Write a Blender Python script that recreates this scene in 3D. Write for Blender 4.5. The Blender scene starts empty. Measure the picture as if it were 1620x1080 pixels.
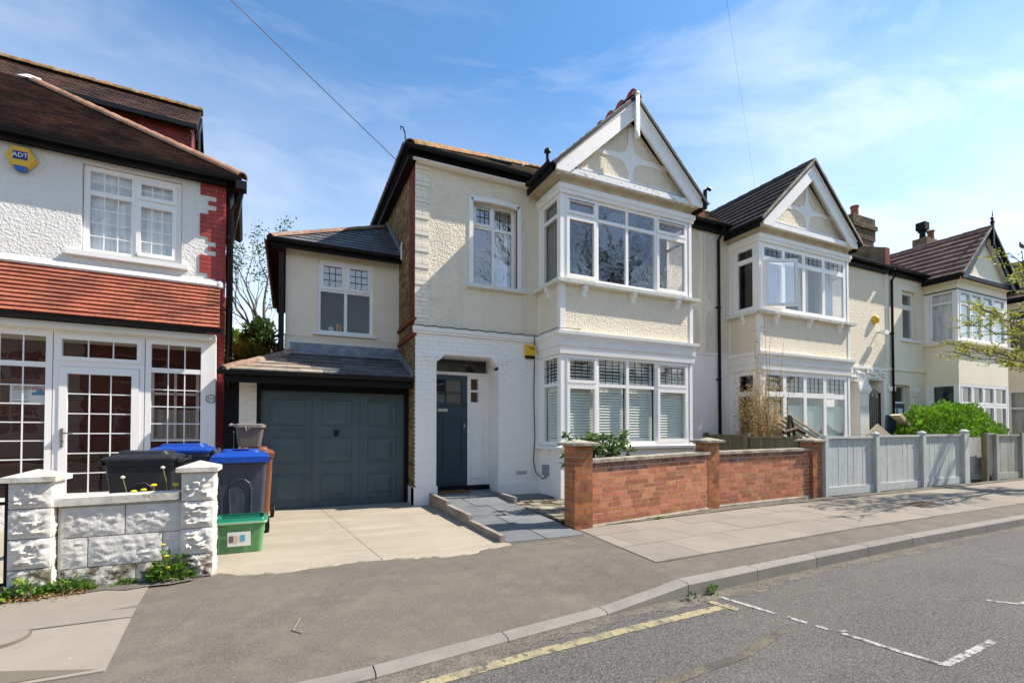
import bpy, math, random
from mathutils import Vector, Matrix
rnd = random.Random(7)
sc = bpy.context.scene
R = math.radians

# ------------------------------------------------------------------ camera
HCAM = 1.32
cam = bpy.data.objects.new('camera', bpy.data.cameras.new('camera'))
sc.collection.objects.link(cam); sc.camera = cam
cam.data.sensor_width = 36; cam.data.lens = 760/1620*36
cam.data.shift_y = (667.2-540)/1620
cam.data.clip_start = .05; cam.data.clip_end = 3000
cam.location = (0, 0, HCAM)
cam.rotation_euler = (R(90)+math.atan(.0195), 0, R(65-90))
# ------------------------------------------------------------------ light
SUN = Vector((1, -.27, 1.12)).normalized()          # towards the sun
elev = math.asin(SUN.z); azim = math.atan2(SUN.x, SUN.y)
W = bpy.data.worlds.new('World'); sc.world = W; W.use_nodes = True
nt = W.node_tree; nt.nodes.clear()
def wn(t, **k):
    n = nt.nodes.new(t)
    for a, b in k.items(): setattr(n, a, b)
    return n
sky = wn('ShaderNodeTexSky', sky_type='NISHITA', sun_disc=False)
sky.sun_elevation = elev; sky.sun_rotation = azim; sky.air_density = 1.0; sky.dust_density = .1; sky.ozone_density = 3.0
tcw = wn('ShaderNodeTexCoord')
mapw = wn('ShaderNodeMapping'); mapw.inputs['Rotation'].default_value = (0, R(-14), R(20)); mapw.inputs['Scale'].default_value = (1.1, 2.6, 6.5)
nt.links.new(tcw.outputs['Generated'], mapw.inputs['Vector'])
n1 = wn('ShaderNodeTexNoise'); n1.inputs['Scale'].default_value = 1.3; n1.inputs['Detail'].default_value = 9; n1.inputs['Roughness'].default_value = .6; n1.inputs['Distortion'].default_value = .5
nt.links.new(mapw.outputs[0], n1.inputs['Vector'])
r1 = wn('ShaderNodeValToRGB'); r1.color_ramp.elements[0].position = .50; r1.color_ramp.elements[1].position = .80
nt.links.new(n1.outputs[0], r1.inputs[0])
# more veil low down
sep = wn('ShaderNodeSeparateXYZ'); nt.links.new(tcw.outputs['Generated'], sep.inputs[0])
mr = wn('ShaderNodeMapRange'); mr.inputs[1].default_value = .0; mr.inputs[2].default_value = .60; mr.inputs[3].default_value = .74; mr.inputs[4].default_value = .02
nt.links.new(sep.outputs[2], mr.inputs[0])
n2 = wn('ShaderNodeTexNoise'); n2.inputs['Scale'].default_value = 2.2; n2.inputs['Detail'].default_value = 6
mp2 = wn('ShaderNodeMapping'); mp2.inputs['Location'].default_value = (3.7, 1.9, .6); mp2.inputs['Scale'].default_value = (1, 1, 1.6); nt.links.new(tcw.outputs['Generated'], mp2.inputs[0]); nt.links.new(mp2.outputs[0], n2.inputs['Vector'])
ml = wn('ShaderNodeMath', operation='MULTIPLY'); nt.links.new(mr.outputs[0], ml.inputs[0])
mr2 = wn('ShaderNodeMapRange'); mr2.inputs[1].default_value = .25; mr2.inputs[2].default_value = .75; mr2.inputs[3].default_value = .35; mr2.inputs[4].default_value = 1.3
nt.links.new(n2.outputs[0], mr2.inputs[0]); nt.links.new(mr2.outputs[0], ml.inputs[1])
ms = wn('ShaderNodeMath', operation='MULTIPLY'); ms.inputs[1].default_value = .20; nt.links.new(r1.outputs[0], ms.inputs[0])
ad = wn('ShaderNodeMath', operation='ADD', use_clamp=True); nt.links.new(ms.outputs[0], ad.inputs[0]); nt.links.new(ml.outputs[0], ad.inputs[1])
tint = wn('ShaderNodeMix', data_type='RGBA', blend_type='MULTIPLY'); tint.inputs[0].default_value = 1
tint.inputs[7].default_value = (.24, .365, .415, 1)
nt.links.new(sky.outputs[0], tint.inputs[6])
mx = wn('ShaderNodeMix', data_type='RGBA')
nt.links.new(ad.outputs[0], mx.inputs[0]); nt.links.new(tint.outputs[2], mx.inputs[6]); 
# thin cloud brightened towards the unseen sun, put in to fill the shaded fronts
dp = wn('ShaderNodeVectorMath', operation='DOT_PRODUCT'); dp.inputs[1].default_value = tuple(SUN); nt.links.new(tcw.outputs['Generated'], dp.inputs[0])
ph = wn('ShaderNodeMapRange', interpolation_type='SMOOTHERSTEP'); ph.inputs[1].default_value = .55; ph.inputs[2].default_value = 1; ph.inputs[3].default_value = .38; ph.inputs[4].default_value = .62; nt.links.new(dp.outputs['Value'], ph.inputs[0])
cc = wn('ShaderNodeVectorMath', operation='SCALE'); cc.inputs[0].default_value = (8.0, 7.6, 7.1); nt.links.new(ph.outputs[0], cc.inputs['Scale'])
nt.links.new(cc.outputs[0], mx.inputs[7])
bg = wn('ShaderNodeBackground'); bg.inputs[1].default_value = .15
wo = wn('ShaderNodeOutputWorld'); nt.links.new(mx.outputs[2], bg.inputs[0]); nt.links.new(bg.outputs[0], wo.inputs[0])
sun = bpy.data.objects.new('sun', bpy.data.lights.new('sun', 'SUN')); sc.collection.objects.link(sun)
sun.data.energy = 2.1; sun.data.angle = R(.53); sun.data.color = (1, .93, .83)
sun.rotation_euler = SUN.to_track_quat('Z', 'Y').to_euler(); sun.location = (20, -5, 20)
sc.view_settings.view_transform = 'Standard'; sc.view_settings.look = 'None'
sc.view_settings.exposure = 1.92; sc.view_settings.gamma = 1; sc.view_settings.use_curve_mapping = False
sc.render.engine = 'CYCLES'
sc.cycles.max_bounces = 7; sc.cycles.diffuse_bounces = 4; sc.cycles.glossy_bounces = 3; sc.cycles.transparent_max_bounces = 12
sc.cycles.caustics_reflective = False; sc.cycles.caustics_refractive = False

# ------------------------------------------------------------------ materials
def mat(name, col, rough=.7, spec=.4, metal=0., var=None, vscale=3., var2=None, v2scale=40., v2amt=.5, bump=0., bscale=60., bdet=4,
        rand=0., flecks=None, streak=False, bdist=.01, vlo=.4, vhi=.65, kind='noise', hue=0., stain=None, stain2=None):
    m = bpy.data.materials.new(name); m.use_nodes = True; t = m.node_tree; N = t.nodes; L = t.links.new
    b = N['Principled BSDF']; b.inputs['Roughness'].default_value = rough; b.inputs['Metallic'].default_value = metal
    b.inputs['Specular IOR Level'].default_value = spec
    geo = N.new('ShaderNodeNewGeometry'); P = geo.outputs['Position']
    if streak:
        mp = N.new('ShaderNodeMapping'); mp.inputs['Scale'].default_value = streak; L(P, mp.inputs[0]); PV = mp.outputs[0]
    else: PV = P
    cur = None
    rgb = N.new('ShaderNodeRGB'); rgb.outputs[0].default_value = (*col, 1); cur = rgb.outputs[0]
    def noise(scale, lo, hi, amt, det=5, vec=None):
        n = N.new('ShaderNodeTexNoise'); n.inputs['Scale'].default_value = scale; n.inputs['Detail'].default_value = det; n.inputs['Roughness'].default_value = .62
        L(vec or PV, n.inputs['Vector'])
        r = N.new('ShaderNodeMapRange'); r.inputs[1].default_value = lo; r.inputs[2].default_value = hi; r.inputs[3].default_value = 0; r.inputs[4].default_value = amt
        L(n.outputs[0], r.inputs[0]); return r.outputs[0]
    def mix(f, c2):
        nonlocal cur
        x = N.new('ShaderNodeMix'); x.data_type = 'RGBA'
        if isinstance(f, float): x.inputs[0].default_value = f
        else: L(f, x.inputs[0])
        L(cur, x.inputs[6]); x.inputs[7].default_value = (*c2, 1); cur = x.outputs[2]
    if var: mix(noise(vscale, vlo, vhi, 1.), var)
    for q in (stain, stain2):
        if q:
            mp = N.new('ShaderNodeMapping'); mp.inputs['Scale'].default_value = q[1]; L(P, mp.inputs[0]); mix(noise(1., q[2], q[3], q[4], 6, mp.outputs[0]), q[0])
    if var2: mix(noise(v2scale, .45, .62, v2amt, 3, P), var2)
    if flecks:
        v = N.new('ShaderNodeTexVoronoi'); v.inputs['Scale'].default_value = flecks[1]; L(P, v.inputs['Vector'])
        r = N.new('ShaderNodeMapRange'); r.inputs[1].default_value = flecks[2]; r.inputs[2].default_value = flecks[2]*.5; r.inputs[3].default_value = 0; r.inputs[4].default_value = 1
        L(v.outputs['Distance'], r.inputs[0])
        k = N.new('ShaderNodeSeparateColor'); L(v.outputs['Color'], k.inputs[0])
        g = N.new('ShaderNodeMath'); g.operation = 'GREATER_THAN'; g.inputs[1].default_value = .55; L(k.outputs[0], g.inputs[0])
        q = N.new('ShaderNodeMath'); q.operation = 'MULTIPLY'; L(r.outputs[0], q.inputs[0]); L(g.outputs[0], q.inputs[1])
        mix(q.outputs[0], flecks[0])
    if rand or hue:
        oi = N.new('ShaderNodeObjectInfo')
        a = N.new('ShaderNodeMath'); a.operation = 'ADD'; L(oi.outputs['Random'], a.inputs[0]); L(geo.outputs['Random Per Island'], a.inputs[1])
        f = N.new('ShaderNodeMath'); f.operation = 'FRACT'; L(a.outputs[0], f.inputs[0])
        hs = N.new('ShaderNodeHueSaturation')
        r = N.new('ShaderNodeMapRange'); r.inputs[3].default_value = 1-rand; r.inputs[4].default_value = 1+rand; L(f.outputs[0], r.inputs[0]); L(r.outputs[0], hs.inputs['Value'])
        if hue:
            ff = N.new('ShaderNodeMath'); ff.operation = 'MULTIPLY'; ff.inputs[1].default_value = 7.31; L(f.outputs[0], ff.inputs[0])
            fg = N.new('ShaderNodeMath'); fg.operation = 'FRACT'; L(ff.outputs[0], fg.inputs[0])
            r2 = N.new('ShaderNodeMapRange'); r2.inputs[3].default_value = .5-hue; r2.inputs[4].default_value = .5+hue; L(fg.outputs[0], r2.inputs[0]); L(r2.outputs[0], hs.inputs['Hue'])
        L(cur, hs.inputs['Color']); cur = hs.outputs[0]
    L(cur, b.inputs['Base Color'])
    if bump:
        if kind == 'voronoi':
            n = N.new('ShaderNodeTexVoronoi'); n.inputs['Scale'].default_value = bscale; n.feature = 'SMOOTH_F1'
            n0 = N.new('ShaderNodeTexNoise'); n0.inputs['Scale'].default_value = bscale*.9; n0.inputs['Detail'].default_value = 2; L(P, n0.inputs['Vector'])
            xx = N.new('ShaderNodeMix'); xx.data_type = 'RGBA'; xx.inputs[0].default_value = .06; L(P, xx.inputs[6]); L(n0.outputs[1], xx.inputs[7]); L(xx.outputs[2], n.inputs['Vector'])
        else:
            n = N.new('ShaderNodeTexNoise'); n.inputs['Scale'].default_value = bscale; n.inputs['Detail'].default_value = bdet; L(PV, n.inputs['Vector'])
        bp = N.new('ShaderNodeBump'); bp.inputs['Strength'].default_value = bump; bp.inputs['Distance'].default_value = bdist
        L(n.outputs[0], bp.inputs['Height']); L(bp.outputs[0], b.inputs['Normal'])
    return m

def glass_mat(name, tint=(1, 1, 1), ior=1.75, rough=.0, wav=.03, ws=2.5):
    m = bpy.data.materials.new(name); m.use_nodes = True; t = m.node_tree; N = t.nodes; L = t.links.new; N.clear()
    o = N.new('ShaderNodeOutputMaterial'); mx = N.new('ShaderNodeMixShader'); tr = N.new('ShaderNodeBsdfTransparent'); gl = N.new('ShaderNodeBsdfGlossy')
    f0 = ((ior-1)/(ior+1))**2*1.6; tr.inputs[0].default_value = (*tint, 1); gl.inputs['Roughness'].default_value = rough
    geo = N.new('ShaderNodeNewGeometry')
    n = N.new('ShaderNodeTexNoise'); n.inputs['Scale'].default_value = ws; n.inputs['Detail'].default_value = 2; L(geo.outputs['Position'], n.inputs['Vector'])
    bp = N.new('ShaderNodeBump'); bp.inputs['Strength'].default_value = 1; bp.inputs['Distance'].default_value = wav; L(n.outputs[0], bp.inputs['Height']); L(bp.outputs[0], gl.inputs['Normal'])
    def mth(op, a, b):
        q = N.new('ShaderNodeMath'); q.operation = op
        for i, v in enumerate((a, b)):
            if v is None: continue
            if isinstance(v, (int, float)): q.inputs[i].default_value = v
            else: L(v, q.inputs[i])
        return q.outputs[0]
    dt = N.new('ShaderNodeVectorMath'); dt.operation = 'DOT_PRODUCT'; L(geo.outputs['Normal'], dt.inputs[0]); L(geo.outputs['Incoming'], dt.inputs[1])
    fres = mth('ADD', mth('MULTIPLY', mth('POWER', mth('SUBTRACT', 1., mth('ABSOLUTE', dt.outputs['Value'], None)), 5.), 1-f0), f0)
    L(fres, mx.inputs[0]); L(tr.outputs[0], mx.inputs[1]); L(gl.outputs[0], mx.inputs[2]); L(mx.outputs[0], o.inputs[0]); return m

CREAM = (.90, .785, .61)
M = dict(
 cream=mat('cream roughcast', CREAM, .85, .2, var=(.87, .75, .575), vscale=1.3, bump=.8, bscale=38, kind='voronoi', bdist=.03, stain=((.50, .45, .37), (3.5, 3.5, .35), .56, .80, .30), stain2=((.62, .56, .46), (.9, .9, .9), .5, .7, .35)),
 creamsm=mat('cream smooth render', (.90, .79, .61), .8, .2, var=(.84, .72, .54), vscale=2, bump=.35, bscale=90, bdist=.006),
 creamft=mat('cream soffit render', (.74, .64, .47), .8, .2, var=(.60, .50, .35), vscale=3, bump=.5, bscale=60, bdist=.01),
 cream3=mat('pale yellow masonry paint', (.90, .80, .62), .8, .2, stain=((.60, .54, .42), (4, 4, .4), .60, .85, .25), var=(.86, .755, .57), vscale=1, bump=.2, bscale=90, bdist=.006),
 creambr=mat('cream painted brick', (.83, .75, .61), .75, .25, bump=.3, bscale=60, bdist=.004, rand=.02),
 lwhite=mat('white roughcast', (.80, .76, .70), .85, .2, var=(.76, .72, .66), vscale=1.5, bump=.55, bscale=34, kind='voronoi', bdist=.02, stain=((.55, .51, .45), (3.5, 3.5, .3), .58, .8, .3)),
 white=mat('white masonry paint', (.92, .865, .795), .7, .3, stain=((.60, .56, .50), (4, 4, .5), .60, .85, .3), var=(.90, .845, .775), vscale=2, bump=.2, bscale=60, bdist=.004),
 whiteb=mat('white painted brick', (.92, .865, .795), .7, .3, bump=.3, bscale=50, bdist=.004, rand=.015),
 pvc=mat('white upvc', (.91, .87, .82), .4, .4),
 trim=mat('white painted timber', (.90, .85, .79), .5, .4, bump=.15, bscale=40, bdist=.003, var=(.84, .81, .765), vscale=4),
 peel=mat('peeling white paint', (.80, .79, .76), .6, .3, var=(.22, .19, .15), vscale=9, vlo=.585, vhi=.62, streak=(1, 1, 2.5), bump=.3, bscale=30, bdist=.004),
 sill=mat('weathered cream sill', (.74, .71, .63), .7, .3, var=(.38, .35, .28), vscale=8, vlo=.56, vhi=.72, bump=.2, bscale=50, bdist=.004),
 lead=mat('lead cames', (.03, .035, .04), .5, .4),
 black=mat('black gloss plastic', (.010, .010, .011), .42, .22),
 fascia=mat('black painted timber', (.010, .0095, .0095), .6, .15, bump=.1, bscale=30),
 slate=mat('natural slate', (.075, .075, .082), .55, .4, var=(.13, .125, .12), vscale=6, rand=.28, bump=.25, bscale=30, bdist=.004, var2=(.22, .21, .18), v2scale=22, v2amt=.3),
 slateold=mat('lichened brown slate', (.16, .125, .095), .8, .2, var=(.30, .24, .16), vscale=8, rand=.35, bump=.3, bscale=30, bdist=.005),
 slatepink=mat('weathered asbestos slate', (.36, .29, .22), .8, .2, var=(.25, .2, .16), vscale=5, rand=.12, bump=.3, bscale=30, bdist=.005),
 terra=mat('terracotta tile', (.39, .125, .075), .8, .2, var=(.31, .10, .062), vscale=4, rand=.12, hue=.004, bump=.3, bscale=40, bdist=.004, var2=(.08, .05, .04), v2scale=2.2, v2amt=.35),
 hiptile=mat('terracotta hip tile', (.44, .195, .11), .8, .2, var=(.32, .14, .085), vscale=7, rand=.2, bump=.3, bscale=40, bdist=.004, var2=(.35, .32, .22), v2scale=16, v2amt=.6),
 hipdull=mat('dull brown hip tile', (.30, .17, .115), .85, .15, var=(.19, .12, .09), vscale=7, rand=.2, bump=.3, bscale=40, bdist=.004, var2=(.36, .33, .25), v2scale=12, v2amt=.6),
 hiplich=mat('lichened ridge tile', (.34, .17, .085), .9, .1, var=(.13, .09, .065), vscale=6, rand=.2, bump=.5, bscale=30, bdist=.01, var2=(.42, .33, .16), v2scale=12, v2amt=.7),
 plain=mat('old plain tile', (.10, .066, .055), .85, .2, stain=((.26, .23, .16), (14, 14, 14), .62, .72, .6), var=(.18, .085, .062), vscale=3, rand=.35, bump=.3, bscale=40, bdist=.004, var2=(.03, .026, .026), v2scale=1.5, v2amt=.6),
 redtile=mat('red clay crest tile', (.25, .055, .035), .7, .3, rand=.15, bump=.2, bscale=40),
 conc=mat('dark concrete tile', (.055, .048, .045), .8, .25, var=(.09, .075, .065), vscale=5, rand=.25, bump=.3, bscale=60, bdist=.004),
 concbr=mat('brown concrete tile', (.17, .095, .075), .8, .25, var=(.24, .15, .12), vscale=5, rand=.22, bump=.3, bscale=60, bdist=.004),
 stock=mat('yellow stock brick', (.30, .20, .085), .85, .2, var=(.16, .10, .05), vscale=9, rand=.4, bump=.5, bscale=50, bdist=.008),
 stockred=mat('red dressing brick', (.24, .06, .035), .8, .2, var=(.14, .04, .025), vscale=6, rand=.25, bump=.3, bscale=50, bdist=.005),
 mortar=mat('grey mortar', (.36, .31, .24), .9, .1, bump=.4, bscale=60, bdist=.004),
 mortarl=mat('pale pointing', (.60, .47, .35), .9, .1, bump=.4, bscale=60, bdist=.004),
 brick=mat('orange red brick', (.46, .175, .088), .8, .2, var=(.37, .125, .065), vscale=14, rand=.27, hue=.010, bump=.35, bscale=70, bdist=.004, var2=(.50, .25, .14), v2scale=30, v2amt=.45),
 brickdk=mat('dark top course brick', (.20, .09, .07), .8, .2, var=(.35, .20, .17), vscale=10, rand=.25, bump=.35, bscale=70, bdist=.004),  # darker brick for the top course and part of the next
 brickor=mat('orange pier brick', (.43, .165, .06), .75, .25, var=(.25, .085, .04), vscale=7, rand=.24, hue=.007, bump=.3, bscale=60, bdist=.004),
 redpaint=mat('red painted brick', (.42, .055, .045), .6, .35, var=(.34, .05, .045), vscale=5, rand=.08, bump=.3, bscale=60, bdist=.005),
 redhang=mat('red painted tile hanging', (.20, .03, .028), .6, .3, var=(.12, .03, .03), vscale=5, rand=.25, bump=.3, bscale=60, bdist=.005),
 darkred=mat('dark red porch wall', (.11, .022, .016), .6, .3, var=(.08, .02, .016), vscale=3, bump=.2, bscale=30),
 coping=mat('stone coping', (.42, .37, .29), .85, .2, var=(.20, .17, .13), vscale=6, bump=.4, bscale=60, bdist=.005),
 stoneW=mat('white painted rockface block', (.70, .665, .61), .8, .2, var=(.58, .55, .50), vscale=9, bump=.45, bscale=45, bdist=.010, stain=((.34, .30, .23), (7, 7, 9), .60, .74, .65), stain2=((.45, .42, .36), (2, 2, 2), .5, .7, .5)),
 stoneD=mat('dirty rockface block', (.62, .585, .53), .8, .2, stain2=((.16, .17, .08), (5, 5, 5), .52, .66, .6), var=(.15, .12, .085), vscale=13, vlo=.42, vhi=.56, bump=.6, bscale=28, bdist=.015),
 stoneC=mat('worn white coping', (.66, .62, .54), .8, .2, stain=((.22, .18, .12), (9, 9, 9), .6, .72, .6), var=(.44, .40, .32), vscale=7, bump=.4, bscale=40, bdist=.008),
 garage=mat('grey green steel door', (.062, .092, .100), .42, .45, stain=((.12, .125, .115), (3, 3, 1.2), .56, .74, .35), var=(.07, .105, .115), vscale=2, bump=.08, bscale=120, bdist=.001),
 garagefr=mat('black frame', (.008, .008, .009), .6, .15),
 door=mat('dark blue green door', (.026, .052, .068), .35, .5),
 navy=mat('navy door', (.012, .014, .05), .35, .5),
 chrome=mat('satin chrome', (.6, .6, .58), .25, .5, metal=1.),
 mat_=mat('coir door mat', (.19, .095, .035), .95, .1, bump=.8, bscale=200, bdist=.01),
 leadfl=mat('lead flashing', (.16, .185, .22), .5, .4, var=(.30, .31, .33), vscale=6, bump=.3, bscale=20, bdist=.006),
 blind=mat('grey blind', (.22, .22, .21), .8, .2),
 darkblind=mat('dark slatted blind', (.014, .018, .024), .6, .3),
 room=mat('room paint', (.20, .19, .18), .9, .1),
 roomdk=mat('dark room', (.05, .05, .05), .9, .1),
 net=mat('net curtain', (.85, .85, .82), .9, .1, var=(.58, .60, .60), vscale=9, streak=(1.2, 1.2, .12)),
 curtain=mat('pale curtain', (.50, .50, .45), .9, .1, var=(.25, .25, .22), vscale=8, streak=(1.5, 1.5, .06)),
 frost=mat('frosted pale green film', (.34, .47, .44), .5, .3),
 louvre=mat('white shutter louvre', (.86, .90, .80), .45, .4),
 tarmac=mat('footway tarmac', (.145, .122, .097), .9, .2, var=(.118, .099, .080), vscale=1.2, var2=(.21, .185, .155), v2scale=95, v2amt=.7, bump=.5, bscale=220, bdist=.006, flecks=((.27, .245, .21), 9, .075), stain=((.095, .082, .068), (1.3, 1.9, 1.1), .50, .68, .7), stain2=((.22, .19, .15), (5, 5, 5), .48, .72, .5)),
 road=mat('road asphalt', (.074, .068, .061), .85, .2, var=(.105, .093, .076), vscale=.9, streak=(.35, 1, 1), vlo=.45, vhi=.72, var2=(.20, .188, .17), v2scale=95, v2amt=.75, bump=.7, bscale=150, bdist=.008, flecks=((.26, .25, .23), 70, .30), stain=((.12, .108, .09), (.5, 1.6, 1), .50, .66, .6), stain2=((.04, .038, .036), (2.2, 5, 2), .58, .74, .5)),
 verge=mat('sandy gutter grit', (.165, .145, .115), .95, .1, stain=((.085, .078, .068), (14, 14, 14), .45, .58, .8), var=(.10, .092, .080), vscale=2.6, vlo=.42, vhi=.6, bump=.5, bscale=200, bdist=.006, var2=(.30, .26, .20), v2scale=70),
 kerb=mat('granite kerb', (.25, .225, .195), .8, .25, var=(.20, .18, .155), vscale=4, rand=.1, bump=.3, bscale=120, bdist=.003, var2=(.30, .28, .245), v2scale=200, v2amt=.5),
 slab=mat('concrete paving slab', (.275, .235, .19), .88, .2, var=(.24, .205, .165), vscale=2.4, rand=.10, bump=.2, bscale=180, bdist=.003, var2=(.31, .27, .22), v2scale=150, v2amt=.4, stain=((.19, .165, .13), (1.5, 1.5, 1.5), .52, .72, .4), flecks=((.38, .35, .30), 8, .08)),
 joint=mat('slab joint grit', (.17, .145, .11), .95, .1, bump=.3, bscale=150),
 concrete=mat('pale driveway concrete', (.375, .32, .24), .88, .2, var=(.315, .265, .20), vscale=1.6, streak=(.5, 1.6, 1), bump=.25, bscale=120, bdist=.003, stain=((.24, .20, .15), (2.2, .45, 1), .52, .74, .5), stain2=((.46, .41, .33), (.5, 3.2, 1), .52, .68, .55), flecks=((.2, .17, .13), 9, .07), var2=(.41, .36, .28), v2scale=60, v2amt=.5),
 slatepav=mat('blue grey slate paving', (.145, .16, .165), .6, .4, var=(.20, .205, .20), vscale=2.5, rand=.16, bump=.3, bscale=18, bdist=.006),
 cobble=mat('pale setts and soil', (.33, .29, .22), .9, .1, var=(.13, .11, .085), vscale=3, rand=.25, bump=.5, bscale=60, bdist=.01),
 edging=mat('weathered edging board', (.36, .31, .25), .85, .2, var=(.22, .17, .13), vscale=9, streak=(1, .3, 1), bump=.3, bscale=60, bdist=.004),
 soil=mat('garden soil', (.075, .058, .04), .95, .1, var=(.12, .10, .06), vscale=4, bump=.8, bscale=30, bdist=.03),
 patch=mat('newer tarmac patch', (.132, .112, .090), .9, .2, var=(.10, .088, .072), vscale=3, var2=(.17, .15, .125), v2scale=170, v2amt=.7, bump=.6, bscale=220, bdist=.006), crackm=mat('dark crack', (.045, .040, .034), .95, .1),
 yline=mat('worn yellow paint', (.42, .35, .19), .85, .15, stain=((.09, .08, .068), (16, 16, 16), .54, .62, .9), var=(.20, .175, .12), vscale=5, vlo=.46, vhi=.66, var2=(.15, .14, .12), v2scale=110, v2amt=.8, bump=.4, bscale=150),
 yfaint=mat('ghost yellow paint', (.19, .16, .105), .85, .2, var=(.085, .078, .07), vscale=5, vlo=.38, vhi=.55, var2=(.08, .074, .066), v2scale=90, v2amt=1., bump=.4, bscale=150),
 wline=mat('worn white road paint', (.50, .475, .43), .85, .15, stain=((.09, .083, .074), (18, 18, 18), .50, .60, .95), var=(.15, .145, .135), vscale=11, vlo=.50, vhi=.64, var2=(.16, .155, .145), v2scale=90, v2amt=.9, bump=.4, bscale=150),
 iron=mat('cast iron cover', (.20, .13, .09), .7, .4, metal=.3, bump=.5, bscale=80),
 binblack=mat('charcoal bin plastic', (.020, .021, .024), .42, .4, stain=((.05,.05,.05), (9, 9, 3), .52, .7, .5), bump=.15, bscale=50, bdist=.003),
 bingrey=mat('slate grey bin plastic', (.058, .066, .092), .42, .4, stain=((.12,.12,.13), (9, 9, 3), .52, .7, .5), bump=.15, bscale=50, bdist=.003, var=(.05, .056, .08), vscale=5),
 binblue=mat('blue bin lid', (.006, .055, .33), .38, .5, stain=((.04,.10,.33), (8, 8, 8), .52, .7, .5)),
 binbrown=mat('brown bin plastic', (.20, .075, .035), .42, .4, stain=((.26,.14,.09), (9, 9, 3), .52, .7, .5), bump=.15, bscale=50),
 caddy=mat('brown grey caddy plastic', (.155, .12, .108), .5, .4),
 caddylid=mat('caddy lid', (.23, .19, .17), .5, .4),
 boxgreen=mat('green recycling box', (.10, .27, .10), .5, .4, stain=((.20,.33,.18), (9, 9, 3), .52, .7, .5), var=(.13, .32, .13), vscale=6),
 boxrim=mat('green box rim', (.30, .50, .30), .5, .4),
 boxin=mat('green box inner', (.012, .19, .11), .5, .4),
 label=mat('paper label', (.80, .78, .74), .6, .3), labelr=mat('label pink', (.72, .50, .42), .6, .3), labelb=mat('label blue', (.10, .42, .55), .6, .3), labelg=mat('label dark', (.16, .14, .15), .6, .3),
 signred=mat('sign red', (.55, .12, .10), .6, .3), signblue=mat('sign blue', (.07, .22, .42), .6, .3),
 yellow=mat('yellow alarm case', (.75, .44, .03), .4, .5), alblue=mat('blue lens', (.01, .12, .45), .25, .5), albluebadge=mat('dark blue badge', (.03, .02, .18), .4, .4), alwhite=mat('badge lettering', (.85, .85, .9), .5, .4),
 meter=mat('grey meter box', (.28, .28, .31), .5, .4),
 wood=mat('green grey fence board', (.23, .195, .125), .85, .2, var=(.15, .125, .08), vscale=7, streak=(2, 2, .2), rand=.15, bump=.4, bscale=40, bdist=.005),
 fence=mat('pale blue grey fence paint', (.56, .575, .55), .75, .25, var=(.47, .485, .46), vscale=5, streak=(2, 2, .25), rand=.05, bump=.3, bscale=60, bdist=.004, stain=((.30, .30, .24), (5, 5, 2), .58, .72, .5), var2=(.42, .44, .40), v2scale=6, v2amt=.4),
 fencew=mat('worn timber fence', (.40, .41, .37), .8, .2, var=(.28, .27, .21), vscale=5, streak=(2, 2, .25), rand=.08, bump=.3, bscale=60, bdist=.004),
 ply=mat('pale plywood', (.60, .47, .33), .7, .3, var=(.5, .38, .26), vscale=6), plank=mat('pale pine slat', (.58, .47, .31), .7, .3, rand=.12), darkwood=mat('dark brown timber', (.06, .035, .025), .7, .3), bluebd=mat('navy board', (.015, .03, .07), .5, .4),
 chim=mat('sooty stock brick', (.17, .12, .07), .9, .1, var=(.08, .06, .045), vscale=7, rand=.3, bump=.4, bscale=50), pot=mat('terracotta pot', (.36, .11, .06), .8, .2, var=(.2, .08, .05), vscale=6), rendch=mat('brown render', (.26, .20, .13), .9, .1, var=(.14, .11, .08), vscale=4, bump=.4, bscale=50),
 bark=mat('bark', (.10, .075, .05), .9, .1, bump=.6, bscale=60, bdist=.01), barkg=mat('grey green bark', (.19, .17, .10), .9, .1), twig=mat('grey twig', (.12, .10, .075), .9, .1),
 leafD=mat('dark green leaf', (.055, .115, .022), .5, .4, rand=.4, hue=.02), leafM=mat('fresh green leaf', (.15, .29, .025), .5, .4, rand=.4, hue=.02), leafB=mat('bright hedge leaf', (.15, .30, .02), .45, .4, rand=.45, hue=.02),
 leafY=mat('yellow green spring leaf', (.42, .44, .055), .5, .3, rand=.3, hue=.02), leafR=mat('rhododendron leaf', (.12, .20, .05), .38, .5, rand=.35, hue=.02), leafBr=mat('brown conifer leaf', (.14, .075, .03), .7, .2, rand=.3), straw=mat('dry bamboo leaf', (.50, .35, .15), .7, .2, rand=.35, hue=.02), cane=mat('dry bamboo cane', (.36, .26, .11), .6, .3),
 weed=mat('weed leaf', (.12, .22, .025), .5, .3, rand=.4, hue=.03), dande=mat('dandelion yellow', (.80, .60, .02), .6, .3), seedhead=mat('seed head', (.6, .56, .48), .9, .1), stem=mat('flower stem', (.22, .25, .08), .6, .3), litter=mat('dry leaf litter', (.24, .14, .06), .9, .1, rand=.4),
 farbrick=mat('street brick', (.30, .13, .08), .85, .2, var=(.22, .10, .06), vscale=5), wire=mat('black cable', (.012, .012, .012), .5, .3), grass=mat('ground grass', (.06, .10, .03), .95, .1, var=(.09, .12, .04), vscale=2),
 bird=mat('grey pigeon', (.10, .10, .12), .7, .3),
)
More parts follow.
